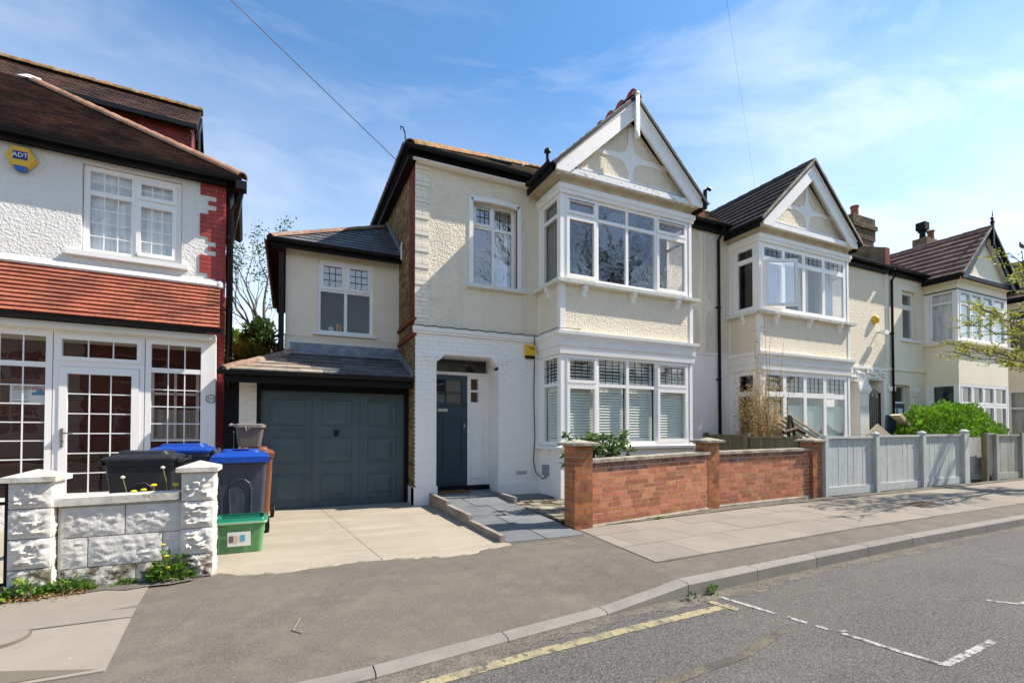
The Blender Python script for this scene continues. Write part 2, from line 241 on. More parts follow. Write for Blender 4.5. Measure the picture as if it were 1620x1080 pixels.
for k in ('leafD', 'leafM', 'leafB', 'leafY', 'leafR', 'weed', 'straw'):
    b = M[k].node_tree.nodes['Principled BSDF']
    t = M[k].node_tree; ms_ = t.nodes.new('ShaderNodeMixShader'); tl = t.nodes.new('ShaderNodeBsdfTranslucent'); out = t.nodes['Material Output']
    src = b.inputs['Base Color'].links[0].from_socket
    t.links.new(src, tl.inputs[0]); ms_.inputs[0].default_value = .35
    t.links.new(b.outputs[0], ms_.inputs[1]); t.links.new(tl.outputs[0], ms_.inputs[2]); t.links.new(ms_.outputs[0], out.inputs[0])
G = dict(clear=glass_mat('window glass', wav=.002), wavy=glass_mat('rippled window glass', ior=2.1, wav=.006, ws=4.5), dark=glass_mat('dim window glass', ior=1.45, wav=.002), door=glass_mat('porch glass', ior=1.6, wav=.002), refl=glass_mat('reflective window glass', ior=2.4, wav=.002))

# ------------------------------------------------------------------ mesh builder
class Fr:                                            # a facade frame: u along, w outwards, z up
    def __init__(s, o, u, w): s.o = Vector(o); s.u = Vector(u); s.w = Vector(w)
    def __call__(s, u, w, z): return s.o+s.u*u+s.w*w+Vector((0, 0, z))
def FF(y): return Fr((0, y, 0), (1, 0, 0), (0, -1, 0))      # a front facade at depth y, u == x
class MB:
    def __init__(s): s.v = []; s.f = []
    def add(s, vs, fs):
        n = len(s.v); s.v += [Vector(v) for v in vs]; s.f += [tuple(i+n for i in f) for f in fs]; return s
    def box(s, x0, x1, y0, y1, z0, z1):
        return s.add([(x0,y0,z0),(x1,y0,z0),(x1,y1,z0),(x0,y1,z0),(x0,y0,z1),(x1,y0,z1),(x1,y1,z1),(x0,y1,z1)],
                     [(0,3,2,1),(4,5,6,7),(0,1,5,4),(1,2,6,5),(2,3,7,6),(3,0,4,7)])
    def fb(s, F, u0, u1, w0, w1, z0, z1):            # box in a frame
        return s.add([F(u0,w0,z0),F(u1,w0,z0),F(u1,w1,z0),F(u0,w1,z0),F(u0,w0,z1),F(u1,w0,z1),F(u1,w1,z1),F(u0,w1,z1)],
                     [(0,1,2,3),(4,7,6,5),(0,4,5,1),(1,5,6,2),(2,6,7,3),(3,7,4,0)])
    def prism(s, base, ext):                          # polygon extruded by a vector
        e = Vector(ext); b = [Vector(p) for p in base]; n = len(b)
        return s.add(b+[p+e for p in b], [tuple(range(n-1,-1,-1)), tuple(range(n, 2*n))]+[(i,(i+1)%n,(i+1)%n+n,i+n) for i in range(n)])
    def tube(s, pts, r, n=8, cap=True):
        pts = [Vector(p) for p in pts]; rs = r if isinstance(r, (list, tuple)) else [r]*len(pts); rings = []
        for i, p in enumerate(pts):
            d = (pts[min(i+1,len(pts)-1)]-pts[max(i-1,0)]).normalized()
            a = d.cross(Vector((0,0,1)) if abs(d.z) < .9 else Vector((1,0,0))).normalized(); b = d.cross(a)
            rings.append([p+(a*math.cos(2*math.pi*k/n)+b*math.sin(2*math.pi*k/n))*rs[i] for k in range(n)])
        vs = [q for rg in rings for q in rg]
        fs = [(i*n+k, i*n+(k+1)%n, (i+1)*n+(k+1)%n, (i+1)*n+k) for i in range(len(pts)-1) for k in range(n)]
        if cap: fs += [tuple(range(n)), tuple(range((len(pts)-1)*n, len(pts)*n))]
        return s.add(vs, fs)
    def lathe(s, c, prof, n=16):
        c = Vector(c); vs = []
        for r, z in prof: vs += [c+Vector((r*math.cos(2*math.pi*k/n), r*math.sin(2*math.pi*k/n), z)) for k in range(n)]
        fs = [(i*n+k, i*n+(k+1)%n, (i+1)*n+(k+1)%n, (i+1)*n+k) for i in range(len(prof)-1) for k in range(n)]
        return s.add(vs, fs+[tuple(range(n)), tuple(range((len(prof)-1)*n, len(prof)*n))])
    def loft(s, rows, closed=False):
        n = len(rows[0]); vs = [p for r in rows for p in r]; fs = []
        for i in range(len(rows)-1):
            for k in range(n if closed else n-1): fs.append((i*n+k, i*n+(k+1)%n, (i+1)*n+(k+1)%n, (i+1)*n+k))
        return s.add(vs, fs)
    def ring(s, x0, x1, yf, yb, prof):                # profile (outset, z) swept round three sides of a bay
        return s.loft([[Vector((x0-o,yb,z)), Vector((x0-o,yf-o,z)), Vector((x1+o,yf-o,z)), Vector((x1+o,yb,z))] for o, z in prof])

POS = {}
def mesh_of(name, vs, fs, m, smooth=False):
    me = bpy.data.meshes.new(name); me.from_pydata([tuple(v) for v in vs], [], fs)
    if m: me.materials.append(m)
    if smooth: me.shade_smooth()
    return me
def link(o): sc.collection.objects.link(o)
def tag(o, label=None, cat=None, group=None, kind=None):
    for k, v in (('label', label), ('category', cat), ('group', group), ('kind', kind)):
        if v: o[k] = v
    return o
def part(name, mb, m, parent=None, smooth=False, label=None, kind=None, origin=None):
    xs = [v.x for v in mb.v]; ys = [v.y for v in mb.v]; zs = [v.z for v in mb.v]
    c = Vector(origin) if origin else Vector(((min(xs)+max(xs))/2, (min(ys)+max(ys))/2, min(zs)))
    o = bpy.data.objects.new(name, mesh_of(name, [v-c for v in mb.v], mb.f, m, smooth)); link(o)
    if parent: o.parent = parent; o.location = c-POS[parent]
    else: o.location = c
    POS[o] = c
    return tag(o, label, None, None, kind)
def thing(name, base, label, cat, group=None, loc=None, rotz=0):
    o = bpy.data.objects.new(name, None); link(o); o.empty_display_size = .2
    o.location = loc or base; o.rotation_euler = (0, 0, rotz); POS[o] = Vector(base)
    return tag(o, label, cat, group)
def struct(name, mb, m, smooth=False, label=None, kind='structure'): return part(name, mb, m, None, smooth, label, kind)
_shared = {}
def piece(name, vs, fs, m, parent, key=None):         # one countable piece; alike pieces share mesh data
    c = sum((Vector(v) for v in vs), Vector())/len(vs)
    if key is None: key = tuple(round(x, 3) for v in vs for x in (Vector(v)-c))
    key = (name, m.name, key)
    if key not in _shared: _shared[key] = mesh_of(name, [Vector(v)-c for v in vs], fs, m)
    o = bpy.data.objects.new(name, _shared[key]); link(o)
    if parent: o.parent = parent; o.location = c-POS[parent]
    else: o.location = c
    POS[o] = c
    return o
def dist_cam(c, fr=None): return (Vector(c)-Vector((0,0,1.3))).length
def emit(name, pcs, m, parent, limit=300):            # pcs: list of (verts, faces[, material])
    pcs = sorted(pcs, key=lambda p: dist_cam(p[0][0]))
    for p in pcs[:limit]: piece(name, p[0], p[1], p[2] if len(p) > 2 else m, parent)
    if len(pcs) > limit:
        mb = MB()
        for p in pcs[limit:]: mb.add(p[0], p[1])
        part(name+'_field', mb, m, parent, kind='stuff')
def text(name, s, size, loc, rot, m, parent, ext=.002, align='CENTER', sx=1):
    cu = bpy.data.curves.new(name, 'FONT'); cu.body = s; cu.size = size; cu.extrude = ext; cu.align_x = align; cu.align_y = 'CENTER'; cu.resolution_u = 2
    t = bpy.data.objects.new('tmp', cu); link(t); bpy.context.view_layer.update()
    me = bpy.data.meshes.new_from_object(t.evaluated_get(bpy.context.evaluated_depsgraph_get())); bpy.data.objects.remove(t)
    me.materials.clear(); me.materials.append(m)
    o = bpy.data.objects.new(name, me); link(o); o.parent = parent; o.location = Vector(loc)-POS[parent]; o.rotation_euler = rot; o.scale = (sx, 1, 1); POS[o] = Vector(loc)
    return o
BF = [(0,1,2,3),(4,7,6,5),(0,4,5,1),(1,5,6,2),(2,6,7,3),(3,7,4,0)]
def bvs(F, u0, u1, w0, w1, z0, z1): return [F(u0,w0,z0),F(u1,w0,z0),F(u1,w1,z0),F(u0,w1,z0),F(u0,w0,z1),F(u1,w0,z1),F(u1,w1,z1),F(u0,w1,z1)]

def wall(mb, F, u0, u1, z0, z1, holes=(), w0=-.25, w1=0.):   # a wall slab with rectangular openings and real reveals
    us = sorted({u0, u1, *[min(max(h[i],u0),u1) for h in holes for i in (0, 1)]}); zs = sorted({z0, z1, *[min(max(h[i],z0),z1) for h in holes for i in (2, 3)]})
    solid = lambda i, j: 0 <= i < len(us)-1 and 0 <= j < len(zs)-1 and not any(h[0] <= (us[i]+us[i+1])/2 <= h[1] and h[2] <= (zs[j]+zs[j+1])/2 <= h[3] for h in holes)
    for i in range(len(us)-1):
        for j in range(len(zs)-1):
            if not solid(i, j): continue
            a, b, c, d = us[i], us[i+1], zs[j], zs[j+1]; v = bvs(F, a, b, w0, w1, c, d); fs = [BF[2], BF[4]]
            if not solid(i, j-1): fs.append(BF[0])
            if not solid(i, j+1): fs.append(BF[1])
            if not solid(i+1, j): fs.append(BF[3])
            if not solid(i-1, j): fs.append(BF[5])
            mb.add(v, fs)
    return mb
def bricks(F, u0, u1, z0, z1, holes=(), L=.215, H=.065, J=.010, proud=.008, w0=-.01, flem=False, ph=0., jit=.002, edge=None):
    out = []; z = z0; row = 0
    while z+H*.6 < z1:
        zt = min(z+H, z1); u = u0-(L+J)*(.5 if row % 2 else 0)+ph; k = 0
        while u < u1:
            l = L if not (flem and (k+row) % 2) else (L-J)/2
            a, b = max(u, u0), min(u+l, u1); cuts = [(a, b)]
            for h in holes:
                if h[2] < (z+zt)/2 < h[3]:
                    nc = []
                    for c, d in cuts:
                        if d <= h[0] or c >= h[1]: nc.append((c, d))
                        else:
                            if c < h[0]: nc.append((c, h[0]))
                            if d > h[1]: nc.append((h[1], d))
                    cuts = nc
            for c, d in cuts:
                if d-c > .02 and (edge is None or edge((c+d)/2, (z+zt)/2)): out.append((bvs(F, c, d, w0, proud+rnd.choice((0, 1, 2))*jit*.5, z, zt), BF))
            u += l+J; k += 1
        z += H+J; row += 1
    return out
def clip(poly, rect):                                 # polygon clipped by a rectangle
    a, b, c, d = rect
    for ax, lim, sg in ((0, a, 1), (0, b, -1), (1, c, 1), (1, d, -1)):
        out = []
        for i in range(len(poly)):
            p, q = poly[i-1], poly[i]; pi, qi = (p[ax]-lim)*sg >= 0, (q[ax]-lim)*sg >= 0
            if pi != qi:
                t = (lim-p[ax])/(q[ax]-p[ax]); out.append((p[0]+t*(q[0]-p[0]), p[1]+t*(q[1]-p[1])))
            if qi: out.append(q)
        poly = out
        if not poly: return []
    return poly
def tiles(O, U, V, poly, tw, gauge, th=.014, gap=.004, stag=True, wave=0.):
    # courses of tiles clipped to a roof polygon given in (u, v); each tile tilts, its lower edge standing proud
    O, U, V = Vector(O), Vector(U).normalized(), Vector(V).normalized(); Nn = U.cross(V)
    if Nn.z < 0: Nn = -Nn
    us = [p[0] for p in poly]; vs = [p[1] for p in poly]; out = []; v = min(vs); row = 0
    while v < max(vs)-.01:
        u = min(us)-tw*(.5 if stag and row % 2 else 0)
        while u < max(us):
            q = clip(list(poly), (u+gap/2, u+tw-gap/2, v, v+gauge+.012))
            if len(q) > 2:
                j = rnd.choice((0, .0015, .003)); h = lambda p: .004+j+th*(1.9-1.5*(p[1]-v)/gauge)+(wave*math.cos(2*math.pi*(p[0]-u)/tw) if wave else 0)
                n = len(q); A = [O+U*p[0]+V*p[1] for p in q]; B = [O+U*p[0]+V*p[1]+Nn*h(p) for p in q]
                out.append((A+B, [tuple(range(n, 2*n))]+[(i,(i+1)%n,(i+1)%n+n,i+n) for i in range(n)]))
            u += tw
        v += gauge; row += 1
    return out
def slab(O, U, V, poly, th=.06):
    O, U, V = Vector(O), Vector(U).normalized(), Vector(V).normalized(); Nn = U.cross(V)
    if Nn.z < 0: Nn = -Nn
    return MB().prism([O+U*a+V*b for a, b in poly], -Nn*th)
def ridge_tiles(name, a, b, m, parent, L=.33, r=.11, ov=1.04, crest=False):
    a, b = Vector(a), Vector(b); d = (b-a); n = max(1, round(d.length/L)); d /= n; U = d.normalized()
    S = U.cross(Vector((0,0,1))).normalized(); Up = S.cross(U)
    pcs = []
    for i in range(n):
        p0, p1 = a+d*i, a+d*(i*1.+ov); rows = []
        for p, rr in ((p0, r*.93), (p1, r*1.04)):
            for q in (rr, rr-.018): rows.append([p+S*q*math.cos(t)*1.15+Up*(q*math.sin(t)-.03) for t in [math.pi*k/8 for k in range(9)]])
        vs = rows[0]+rows[2]+rows[3]+rows[1]; m9 = 9
        fs = [(k, k+1, m9+k+1, m9+k) for k in range(8)]+[(m9+k, m9+k+1, 2*m9+k+1, 2*m9+k) for k in range(8)]+[(k, k+1, 3*m9+k+1, 3*m9+k) for k in range(8)]
        if crest:
            q = len(vs); c0 = p0+Up*(r-.04)
            loop = [c0+U*(L*t)+Up*h for t, h in ((0,0),(.12,.07),(.30,.125),(.5,.14),(.7,.125),(.88,.07),(1,0))]
            vs = vs+[v-S*.012 for v in loop]+[v+S*.012 for v in loop]; k = len(loop)
            fs = fs+[tuple(range(q, q+k)), tuple(range(q+k, q+2*k))]+[(q+i2, q+(i2+1) % k, q+k+(i2+1) % k, q+k+i2) for i2 in range(k)]
        pcs.append((vs, fs))
    for v, f in pcs: piece(name, v, f, m, parent)

def window(par, F, us, z0, z1, tr=None, sash=(), back=0., glass='clear', fw=.055, d=.06, lead=None, leadt=None, sill=None, vents=True, name='window', frm='pvc', glasst=None, sw=.045):
    """us: light boundaries; tr: transom height; sash: (column, 't' or 'b') that open; lead: (cols, rows, material) over lower lights, leadt the same over the top ones"""
    m = M[frm]; fm = MB(); w1 = -back; w0 = w1-d; u0, u1 = us[0], us[-1]
    fm.fb(F, u0, u1, w0, w1, z0, z0+fw).fb(F, u0, u1, w0, w1, z1-fw, z1)
    fm.fb(F, u0, u0+fw, w0, w1-.001, z0+fw, z1-fw).fb(F, u1-fw, u1, w0, w1-.001, z0+fw, z1-fw)
    for u in us[1:-1]: fm.fb(F, u-fw/2, u+fw/2, w0, w1-.002, z0+fw, z1-fw)
    if tr: fm.fb(F, u0+fw, u1-fw, w0+.001, w1-.004, tr-fw/2, tr+fw/2)
    win = part(name, fm, m, par)
    for i in range(len(us)-1):
        a = us[i]+(fw if i == 0 else fw/2); b = us[i+1]-(fw if i == len(us)-2 else fw/2)
        for tag_, c, e in ((('t', tr+fw/2, z1-fw), ('b', z0+fw, tr-fw/2)) if tr else (('b', z0+fw, z1-fw),)):
            A, B, C, D = a, b, c, e
            if sash == 'all' or (i, tag_) in sash:
                s = MB(); q = w1+.018
                s.fb(F, a-.008, b+.008, w0+.01, q, c-.008, c+sw).fb(F, a-.008, b+.008, w0+.01, q, e-sw, e+.008)
                s.fb(F, a-.008, a+sw, w0+.01, q, c+sw, e-sw).fb(F, b-sw, b+.008, w0+.01, q, c+sw, e-sw)
                part('sash', s, m, win)
                A, B, C, D = a+sw, b-sw, c+sw, e-sw
                if tag_ == 't' and vents: part('trickle_vent', MB().fb(F, a+.03, b-.03, q, q+.014, e-.030, e-.012), M['meter'], win)
            gw = w1-.025
            part('pane', MB().add([F(A,gw,C), F(B,gw,C), F(B,gw,D), F(A,gw,D)], [(0,1,2,3)]), G[(glasst or glass) if tag_ == 't' else glass], win)
            ld = leadt if tag_ == 't' else lead
            if ld:
                nc, nr, lm = ld[:3]; t = ld[3] if len(ld) > 3 else .005; l = MB()
                for k in range(1, nc): x = A+(B-A)*k/nc; l.fb(F, x-t, x+t, gw+.001, gw+.009, C, D)
                for k in range(1, nr): z = C+(D-C)*k/nr; l.fb(F, A, B, gw+.002, gw+.008, z-t, z+t)
                part('glazing_bar' if lm == 'pvc' else 'leading', l, M[lm], win)
    if sill:
        a, b, h, pr = sill; part('sill', MB().fb(F, us[0]-a, us[-1]+b, -.12, pr, z0-h, z0-.002), M['trim'], win)
    return win

def gz(x):
    if x < 3.4: return 0.
    if x < 6.8: return .018*(x-3.4)
    return min(.0612+.004*(x-6.8), .12)

# ================================================================== THE SETTING
def lerp(x, pts):
    if x <= pts[0][0]: return pts[0][1]
    for (a, p), (b, q) in zip(pts, pts[1:]):
        if x <= b: return p+(q-p)*(x-a)/(b-a)
    return pts[-1][1]
ky = lambda x: lerp(x, [(-8, 2.70), (.4, 2.88), (.9, 2.95), (2.28, 3.115), (3.18, 3.17), (4.08, 3.19), (4.98, 3.20), (60, 3.20)])
kz = lambda x: gz(x)+lerp(x, [(-2.6, 0), (-1.7, -.09), (2.28, -.09), (3.18, 0)])
rz = lambda x: gz(x)-.12
def fz(x, y):
    t = min(max((4.5-y)/1.2, 0), 1); return gz(x)+(kz(x)-gz(x))*t
XS = [-60, -20, -8, -5, -3, -2.6, -2.2, -1.7]+[.48+.9*n-k for n in range(-1, 6) for k in (.45, .225, .0, -.225)]+[5.3, 6, 6.8, 8, 10, 14, 20, 30, 60, 140]
def sheet(ys, zf, xs=XS):
    return MB().loft([[Vector((x, y(x) if callable(y) else y, zf(x, y(x) if callable(y) else y))) for x in xs] for y in ys])
struct('ground', MB().add([(-900,-900,-.35),(900,-900,-.35),(900,900,-.35),(-900,900,-.35)], [(0,1,2,3)]), M['grass'])
struct('road', sheet([-7.2, -4, 0, 2, ky], lambda x, y: rz(x)+(0 if y < -3 else .0)), M['road'])
struct('far_pavement', sheet([-10, -7.2], lambda x, y: rz(x)+.11), M['tarmac'])
struct('gutter_grit', sheet([lambda x: ky(x)-.15-.04*math.sin(x*2.1)-.025*math.sin(x*7.)-.02*math.sin(x*23)-.012*math.sin(x*61), ky], lambda x, y: rz(x)+.002, [i*.04-2 for i in range(340)]+[12, 30]), M['verge'])
pav = struct('pavement', sheet([lambda x: ky(x)+.115, 3.5, 3.9, 4.5, 5.2, 5.75], fz), M['tarmac'])
for n in range(-4, 60):                                # kerb stones, dropped in front of the driveway
    a, b = -.45+n*.915, -.45+(n+1)*.915-.008
    if n == 0: kerb = struct('kerb', MB().box(-3.9, -3.85, 2.79, 2.90, -.3, -.05), M['kerb'])
for n in range(-4, 60):
    a = .48+(n)*.9-.0; b = a+.892; vs = []
    for x in (a, b):
        y, t = ky(x), kz(x); vs += [(x,y,rz(x)-.1),(x,y,t-.018),(x,y+.018,t),(x,y+.13,t),(x,y+.13,rz(x)-.1)]
    piece('kerb_stone', vs, [(0,1,6,5),(1,2,7,6),(2,3,8,7),(3,4,9,8),(0,4,3,2,1),(5,6,7,8,9)], M['kerb'], kerb)
# concrete slabs to the right of the crossover
footway = struct('slab_bedding', MB().add([(3.36,3.79,.002),(3.52,5.62,.002),(6.8,5.62,gz(6.8)+.002),(6.8,3.79,gz(6.8)+.002),(14,5.62,gz(14)+.002),(14,3.79,gz(14)+.002),(40,5.62,gz(40)+.002),(40,3.79,gz(40)+.002)],
                 [(0,3,2,1),(3,5,4,2),(5,7,6,4)]), M['joint'])
for r_, (y0, y1) in enumerate(((3.80, 4.44), (4.45, 5.04), (5.05, 5.50))):
    x = 3.38-(.25, .62, .1)[r_]
    while x < 26:
        L_ = .915; a, b = x+.004, x+L_-.004; e0 = 3.37+(y0-3.8)*.1; e1 = 3.37+(y1-3.8)*.1
        if b > e0+.1:
            p = [(max(a, e0), y0+.001), (b, y0+.001), (b, y1-.001), (max(a, e1), y1-.001)]; dz = rnd.choice((.006, .007, .008)) ; tl = rnd.uniform(-.001, .001)
            vs = [(u, v, gz(u)-.01) for u, v in p]+[(u, v, gz(u)+dz+tl*(i % 2)) for i, (u, v) in enumerate(p)]
            if abs(x-9.25) > .75 or r_ != 1: piece('paving_slab', vs, [(4,5,6,7),(0,1,5,4),(1,2,6,5),(2,3,7,6),(3,0,4,7)], M['slab'], footway)
            else: piece('paving_slab', vs, [(4,5,6,7),(0,1,5,4),(1,2,6,5),(2,3,7,6),(3,0,4,7)], M['slab'], footway)
        x += L_
struct('footway_margin', MB().loft([[Vector((x, y+.02*math.sin(x*5), gz(x)+.012)) for x in [3.5+i*.4 for i in range(60)]] for y in (5.52, 5.72)]), M['verge'])
# slabs on the left
lf = struct('left_slab_bedding', MB().add([(-1.07,5.04,.002),(-.96,3.57,-.060),(-6,3.57,.0),(-6,5.04,.002)], [(0,1,2,3)]), M['joint'])
for x0, x1, y0, y1 in ((-1.98, 0, 4.30, 5.04), (-3.2, -2., 4.30, 5.04), (-1.62, 0, 3.54, 4.28), (-3.2, -1.64, 3.54, 4.28), (-5, -3.22, 3.54, 5.04)):
    e = lambda y: -1.065+(5.08-y)*.075
    p = [(x0, y0), (min(x1, e(y0)), y0), (min(x1, e(y1)), y1), (x0, y1)]
    piece('paving_slab', [(u, v, fz(u, v)-.02) for u, v in p]+[(u, v, fz(u, v)+.010) for u, v in p], [(4,5,6,7),(0,1,5,4),(1,2,6,5),(2,3,7,6),(3,0,4,7)], M['slab'], lf)
struct('left_footway_margin', MB().loft([[Vector((-6+i*.15, y+(.03*math.sin(i*1.3)+.02*math.sin(i*2.9) if y < 5.1 else 0), .016)) for i in range(36)] for y in (5.0, 5.25)]), M['verge'])
# driveway: two poured bays with a joint between
edge_pts = [(-.62, 5.17), (-.4, 5.05), (-.22, 4.99), (.1, 5.02), (.35, 5.06), (.62, 5.07), (.9, 5.0), (1.1, 4.96), (1.35, 4.90), (1.6, 4.88), (1.78, 4.91), (1.92, 5.0), (2.06, 5.04), (2.24, 5.06)]
dj = lambda y: .50+(8.9-y)*.1
drv = struct('driveway', MB().box(-.95, 2.36, 8.80, 8.96, -.1, .001), M['concrete'])
for a, b in ((-.96, None), (None, 2.36)):
    rows = []
    for k in range(12):
        t = k/11; row = []
        for i in range(25):
            xa = a if a is not None else dj(7)+.003; xb = b if b is not None else dj(7)-.003; s = i/24
            x = xa+(xb-xa)*s; ye = lerp(x, edge_pts)+.018*math.sin(x*17)+.01*math.sin(x*41) if x > -.6 else 5.2
            y = ye+(8.95-ye)*t; xa2 = a if a is not None else dj(y)+.003; xb2 = b if b is not None else dj(y)-.003
            row.append(Vector((xa2+(xb2-xa2)*s, y, .012 if t else .001)))
        rows.append(row)
        if k == 0: rows.append([p+Vector((0, .012, .011)) for p in row])
    part('concrete_bay', MB().loft(rows), M['concrete'], drv)
# slate path up to the porch
pz = lambda y: .012+max(0, min((y-5.15)/3.1, 1))*.145
path = struct('path', MB().add([(2.34,5.12,.004),(3.40,5.12,.004),(3.46,8.95,.14),(2.34,8.95,.14)], [(0,1,2,3)]), M['joint'])
pl = [(2.345,2.87,5.16,5.9),(2.88,3.42,5.16,5.72),(2.345,2.78,5.91,6.6),(2.79,3.44,5.73,6.5),(2.345,2.95,6.61,7.25),(2.96,3.44,6.51,7.3),(2.345,2.75,7.26,8.0),(2.76,3.44,7.31,7.95)]
for x0, x1, y0, y1 in pl:
    p = [(x0, y0), (x1-.008, y0), (x1-.008, y1-.008), (x0, y1-.008)]
    piece('slate_slab', [(u, v, pz(v)-.02) for u, v in p]+[(u, v, pz(v)+rnd.uniform(.004, .01)) for u, v in p], [(4,5,6,7),(0,1,5,4),(1,2,6,5),(2,3,7,6),(3,0,4,7)], M['slatepav'], path)
for x0, x1 in ((2.345, 2.9), (2.91, 3.64)):
    for y0, y1 in ((8.0, 8.5), (8.51, 8.95)):
        if y1 < 8.51: x0b, x1b = x0, min(x1, 3.44)
        else: x0b, x1b = max(x0, 2.44), x1
        piece('slate_slab', [Vector(v) for v in MB().box(x0b, x1b-.008, y0, y1-.008, .1, .175).v], MB().box(0,1,0,1,0,1).f, M['slatepav'], path)
for y0, y1, t in ((7.33, 8.36, .225), (6.30, 7.32, .165), (5.20, 6.29, .095)):
    piece('edging_board', MB().box(2.275, 2.335, y0, y1-.004, -.02, t).v, MB().box(0,1,0,1,0,1).f, M['edging'], path)
piece('edging_board', MB().box(3.445, 3.50, 7.30, 8.36, -.02, .215).v, MB().box(0,1,0,1,0,1).f, M['edging'], path)
gd = struct('front_garden', MB().box(3.51, 8.93, 5.87, 8.44, -.2, .055), M['soil'])
pcs = []
for i in range(9):
    for j in range(12):
        x, y = 3.53+i*.22+rnd.uniform(-.015, .015), 5.95+j*.165+rnd.uniform(-.012, .012); s = .2; h = .07+rnd.uniform(0, .018)
        if y > 7.25 and rnd.random() < .45: continue
        pcs.append((MB().box(x, x+s, y, y+.15, .0, h).v, MB().box(0,1,0,1,0,1).f))
emit('paver', pcs, M['cobble'], gd)
struct('neighbour_garden', MB().box(9.06, 60, 5.87, 8.44, -.2, .10), M['soil'])
struct('left_front_yard', MB().box(-7, -.97, 5.42, 9.2, -.2, .012), M['concrete'])
struct('side_passage', MB().box(-.965, -.74, 8.8, 13, -.2, .012), M['concrete'])
struct('back_gardens', MB().box(-40, 60, 17.6, 60, -.3, -.05), M['grass'])

def crack(name, pts, w, zf, m):
    mb = MB(); rows = []
    P_ = []
    for (a, b), (c, d) in zip(pts, pts[1:]):
        for k in range(7): P_.append((a+(c-a)*k/7+rnd.gauss(0, .012), b+(d-b)*k/7+rnd.gauss(0, .012)))
    for i, (x, y) in enumerate(P_):
        ww_ = w*rnd.uniform(.3, 1.2); rows.append([Vector((x-ww_*.5, y+ww_*.5, zf(x, y)+.003)), Vector((x+ww_*.5, y-ww_*.5, zf(x, y)+.003))])
    struct(name, mb.loft(rows), M[m])
crack('tarmac_crack', [(3.3, 3.775), (4.6, 3.765), (6.5, 3.78), (9, 3.775)], .006, fz, 'crackm')

# road paint
def strip(pts, wd, z=.0035):
    fine = []
    for (a, b), (c, d) in zip(pts, pts[1:]):
        n = max(1, int(math.hypot(c-a, d-b)/.025)); fine += [(a+(c-a)*k/n, b+(d-b)*k/n) for k in range(n)]
    pts = fine+[pts[-1]]; mb = MB(); rows = []; wb = wd
    for i, (x, y) in enumerate(pts):
        a = Vector(pts[max(i-1, 0)]); b = Vector(pts[min(i+1, len(pts)-1)]); d = (b-a).normalized(); n = Vector((-d.y, d.x))*wb/2; e1, e2 = 1+rnd.uniform(-.14, .08), 1+rnd.uniform(-.14, .08)
        rows.append([Vector((x+n.x*e1, y+n.y*e1, rz(x)+z)), Vector((x-n.x*e2, y-n.y*e2, rz(x)+z))])
    return mb.loft(rows)
struct('yellow_line', strip([(-3, 2.36), (-1, 2.52), (.6, 2.70), (1.4, 2.78), (2.2, 2.83), (3.33, 2.87)], .09), M['yline'])
struct('yellow_line_end', strip([(3.30, 2.76), (3.24, 3.0)], .075, .0055), M['yline'])
struct('faded_yellow_line', strip([(-1, 1.76), (.6, 2.03), (1.8, 2.13), (2.7, 2.20), (3.25, 2.35)], .07, .003), M['yfaint'])
wl = struct('parking_bay_line', strip([(3.42, 3.04), (3.50, 2.58)], .05), M['wline'])
for a, b, w_ in (((3.52, 2.50), (3.54, 2.36), .05), ((3.55, 2.30), (3.57, 2.20), .04), ((3.585, 2.16), (3.66, 2.14), .03)):
    part('line_fragment', strip([a, b], w_), M['wline'], wl)
struct('parking_bay_corner_line', strip([(3.585, 2.13), (3.66, 1.60), (3.68, 1.575), (4.36, 1.60)], .05), M['wline'])
struct('parking_bay_far_line', strip([(5.28, 1.98), (5.40, 1.82), (5.6, 1.8), (7, 1.8)], .05), M['wline'])

# ================================================================== BUILDINGS
ZE = 6.33                                             # roof edge height of the terrace
def downpipe(par, x, y, z0, z1, fr=None, off=.18):
    p = part('downpipe', MB().tube([(x, y-off, z1), (x, y-off+.02, z1-.06), (x, y, z1-.28), (x, y, z0)], .036, 10), M['black'], par, smooth=True)
    z = z0+.5
    while z < z1-.4:
        part('pipe_bracket', MB().lathe((x, y, z), [(.045, 0), (.045, .05)], 10).box(x-.07, x+.07, y+.02, y+.05, z+.005, z+.045), M['black'], p); z += 1.75
def gutter(par, a, b, r=.058, m='black', fascia=True, z=None):
    a, b = Vector(a), Vector(b); U = (b-a).normalized(); S = U.cross(Vector((0,0,1))).normalized()
    rows = []
    for p in (a, b): rows.append([p+S*r*math.cos(t)+Vector((0,0,-r*math.sin(t))) for t in [math.pi*k/8 for k in range(9)]]+[p+S*(r-.006)*math.cos(t)+Vector((0,0,-(r-.006)*math.sin(t))) for t in [math.pi*k/8 for k in range(8,-1,-1)]])
    g = part('gutter', MB().loft(rows), M[m], par)
    L = (b-a).length; n = max(1, int(L/.95)); mb = MB()
    for i in range(n):
        p = a+U*(L*(i+.5)/n); mb.loft([[p+U*s+S*(r+.006)*math.cos(t)+Vector((0,0,-(r+.006)*math.sin(t))) for t in [math.pi*k/6 for k in range(7)]] for s in (-.02, .02)])
        part('gutter_bracket', mb, M[m], g); mb = MB()
    return g

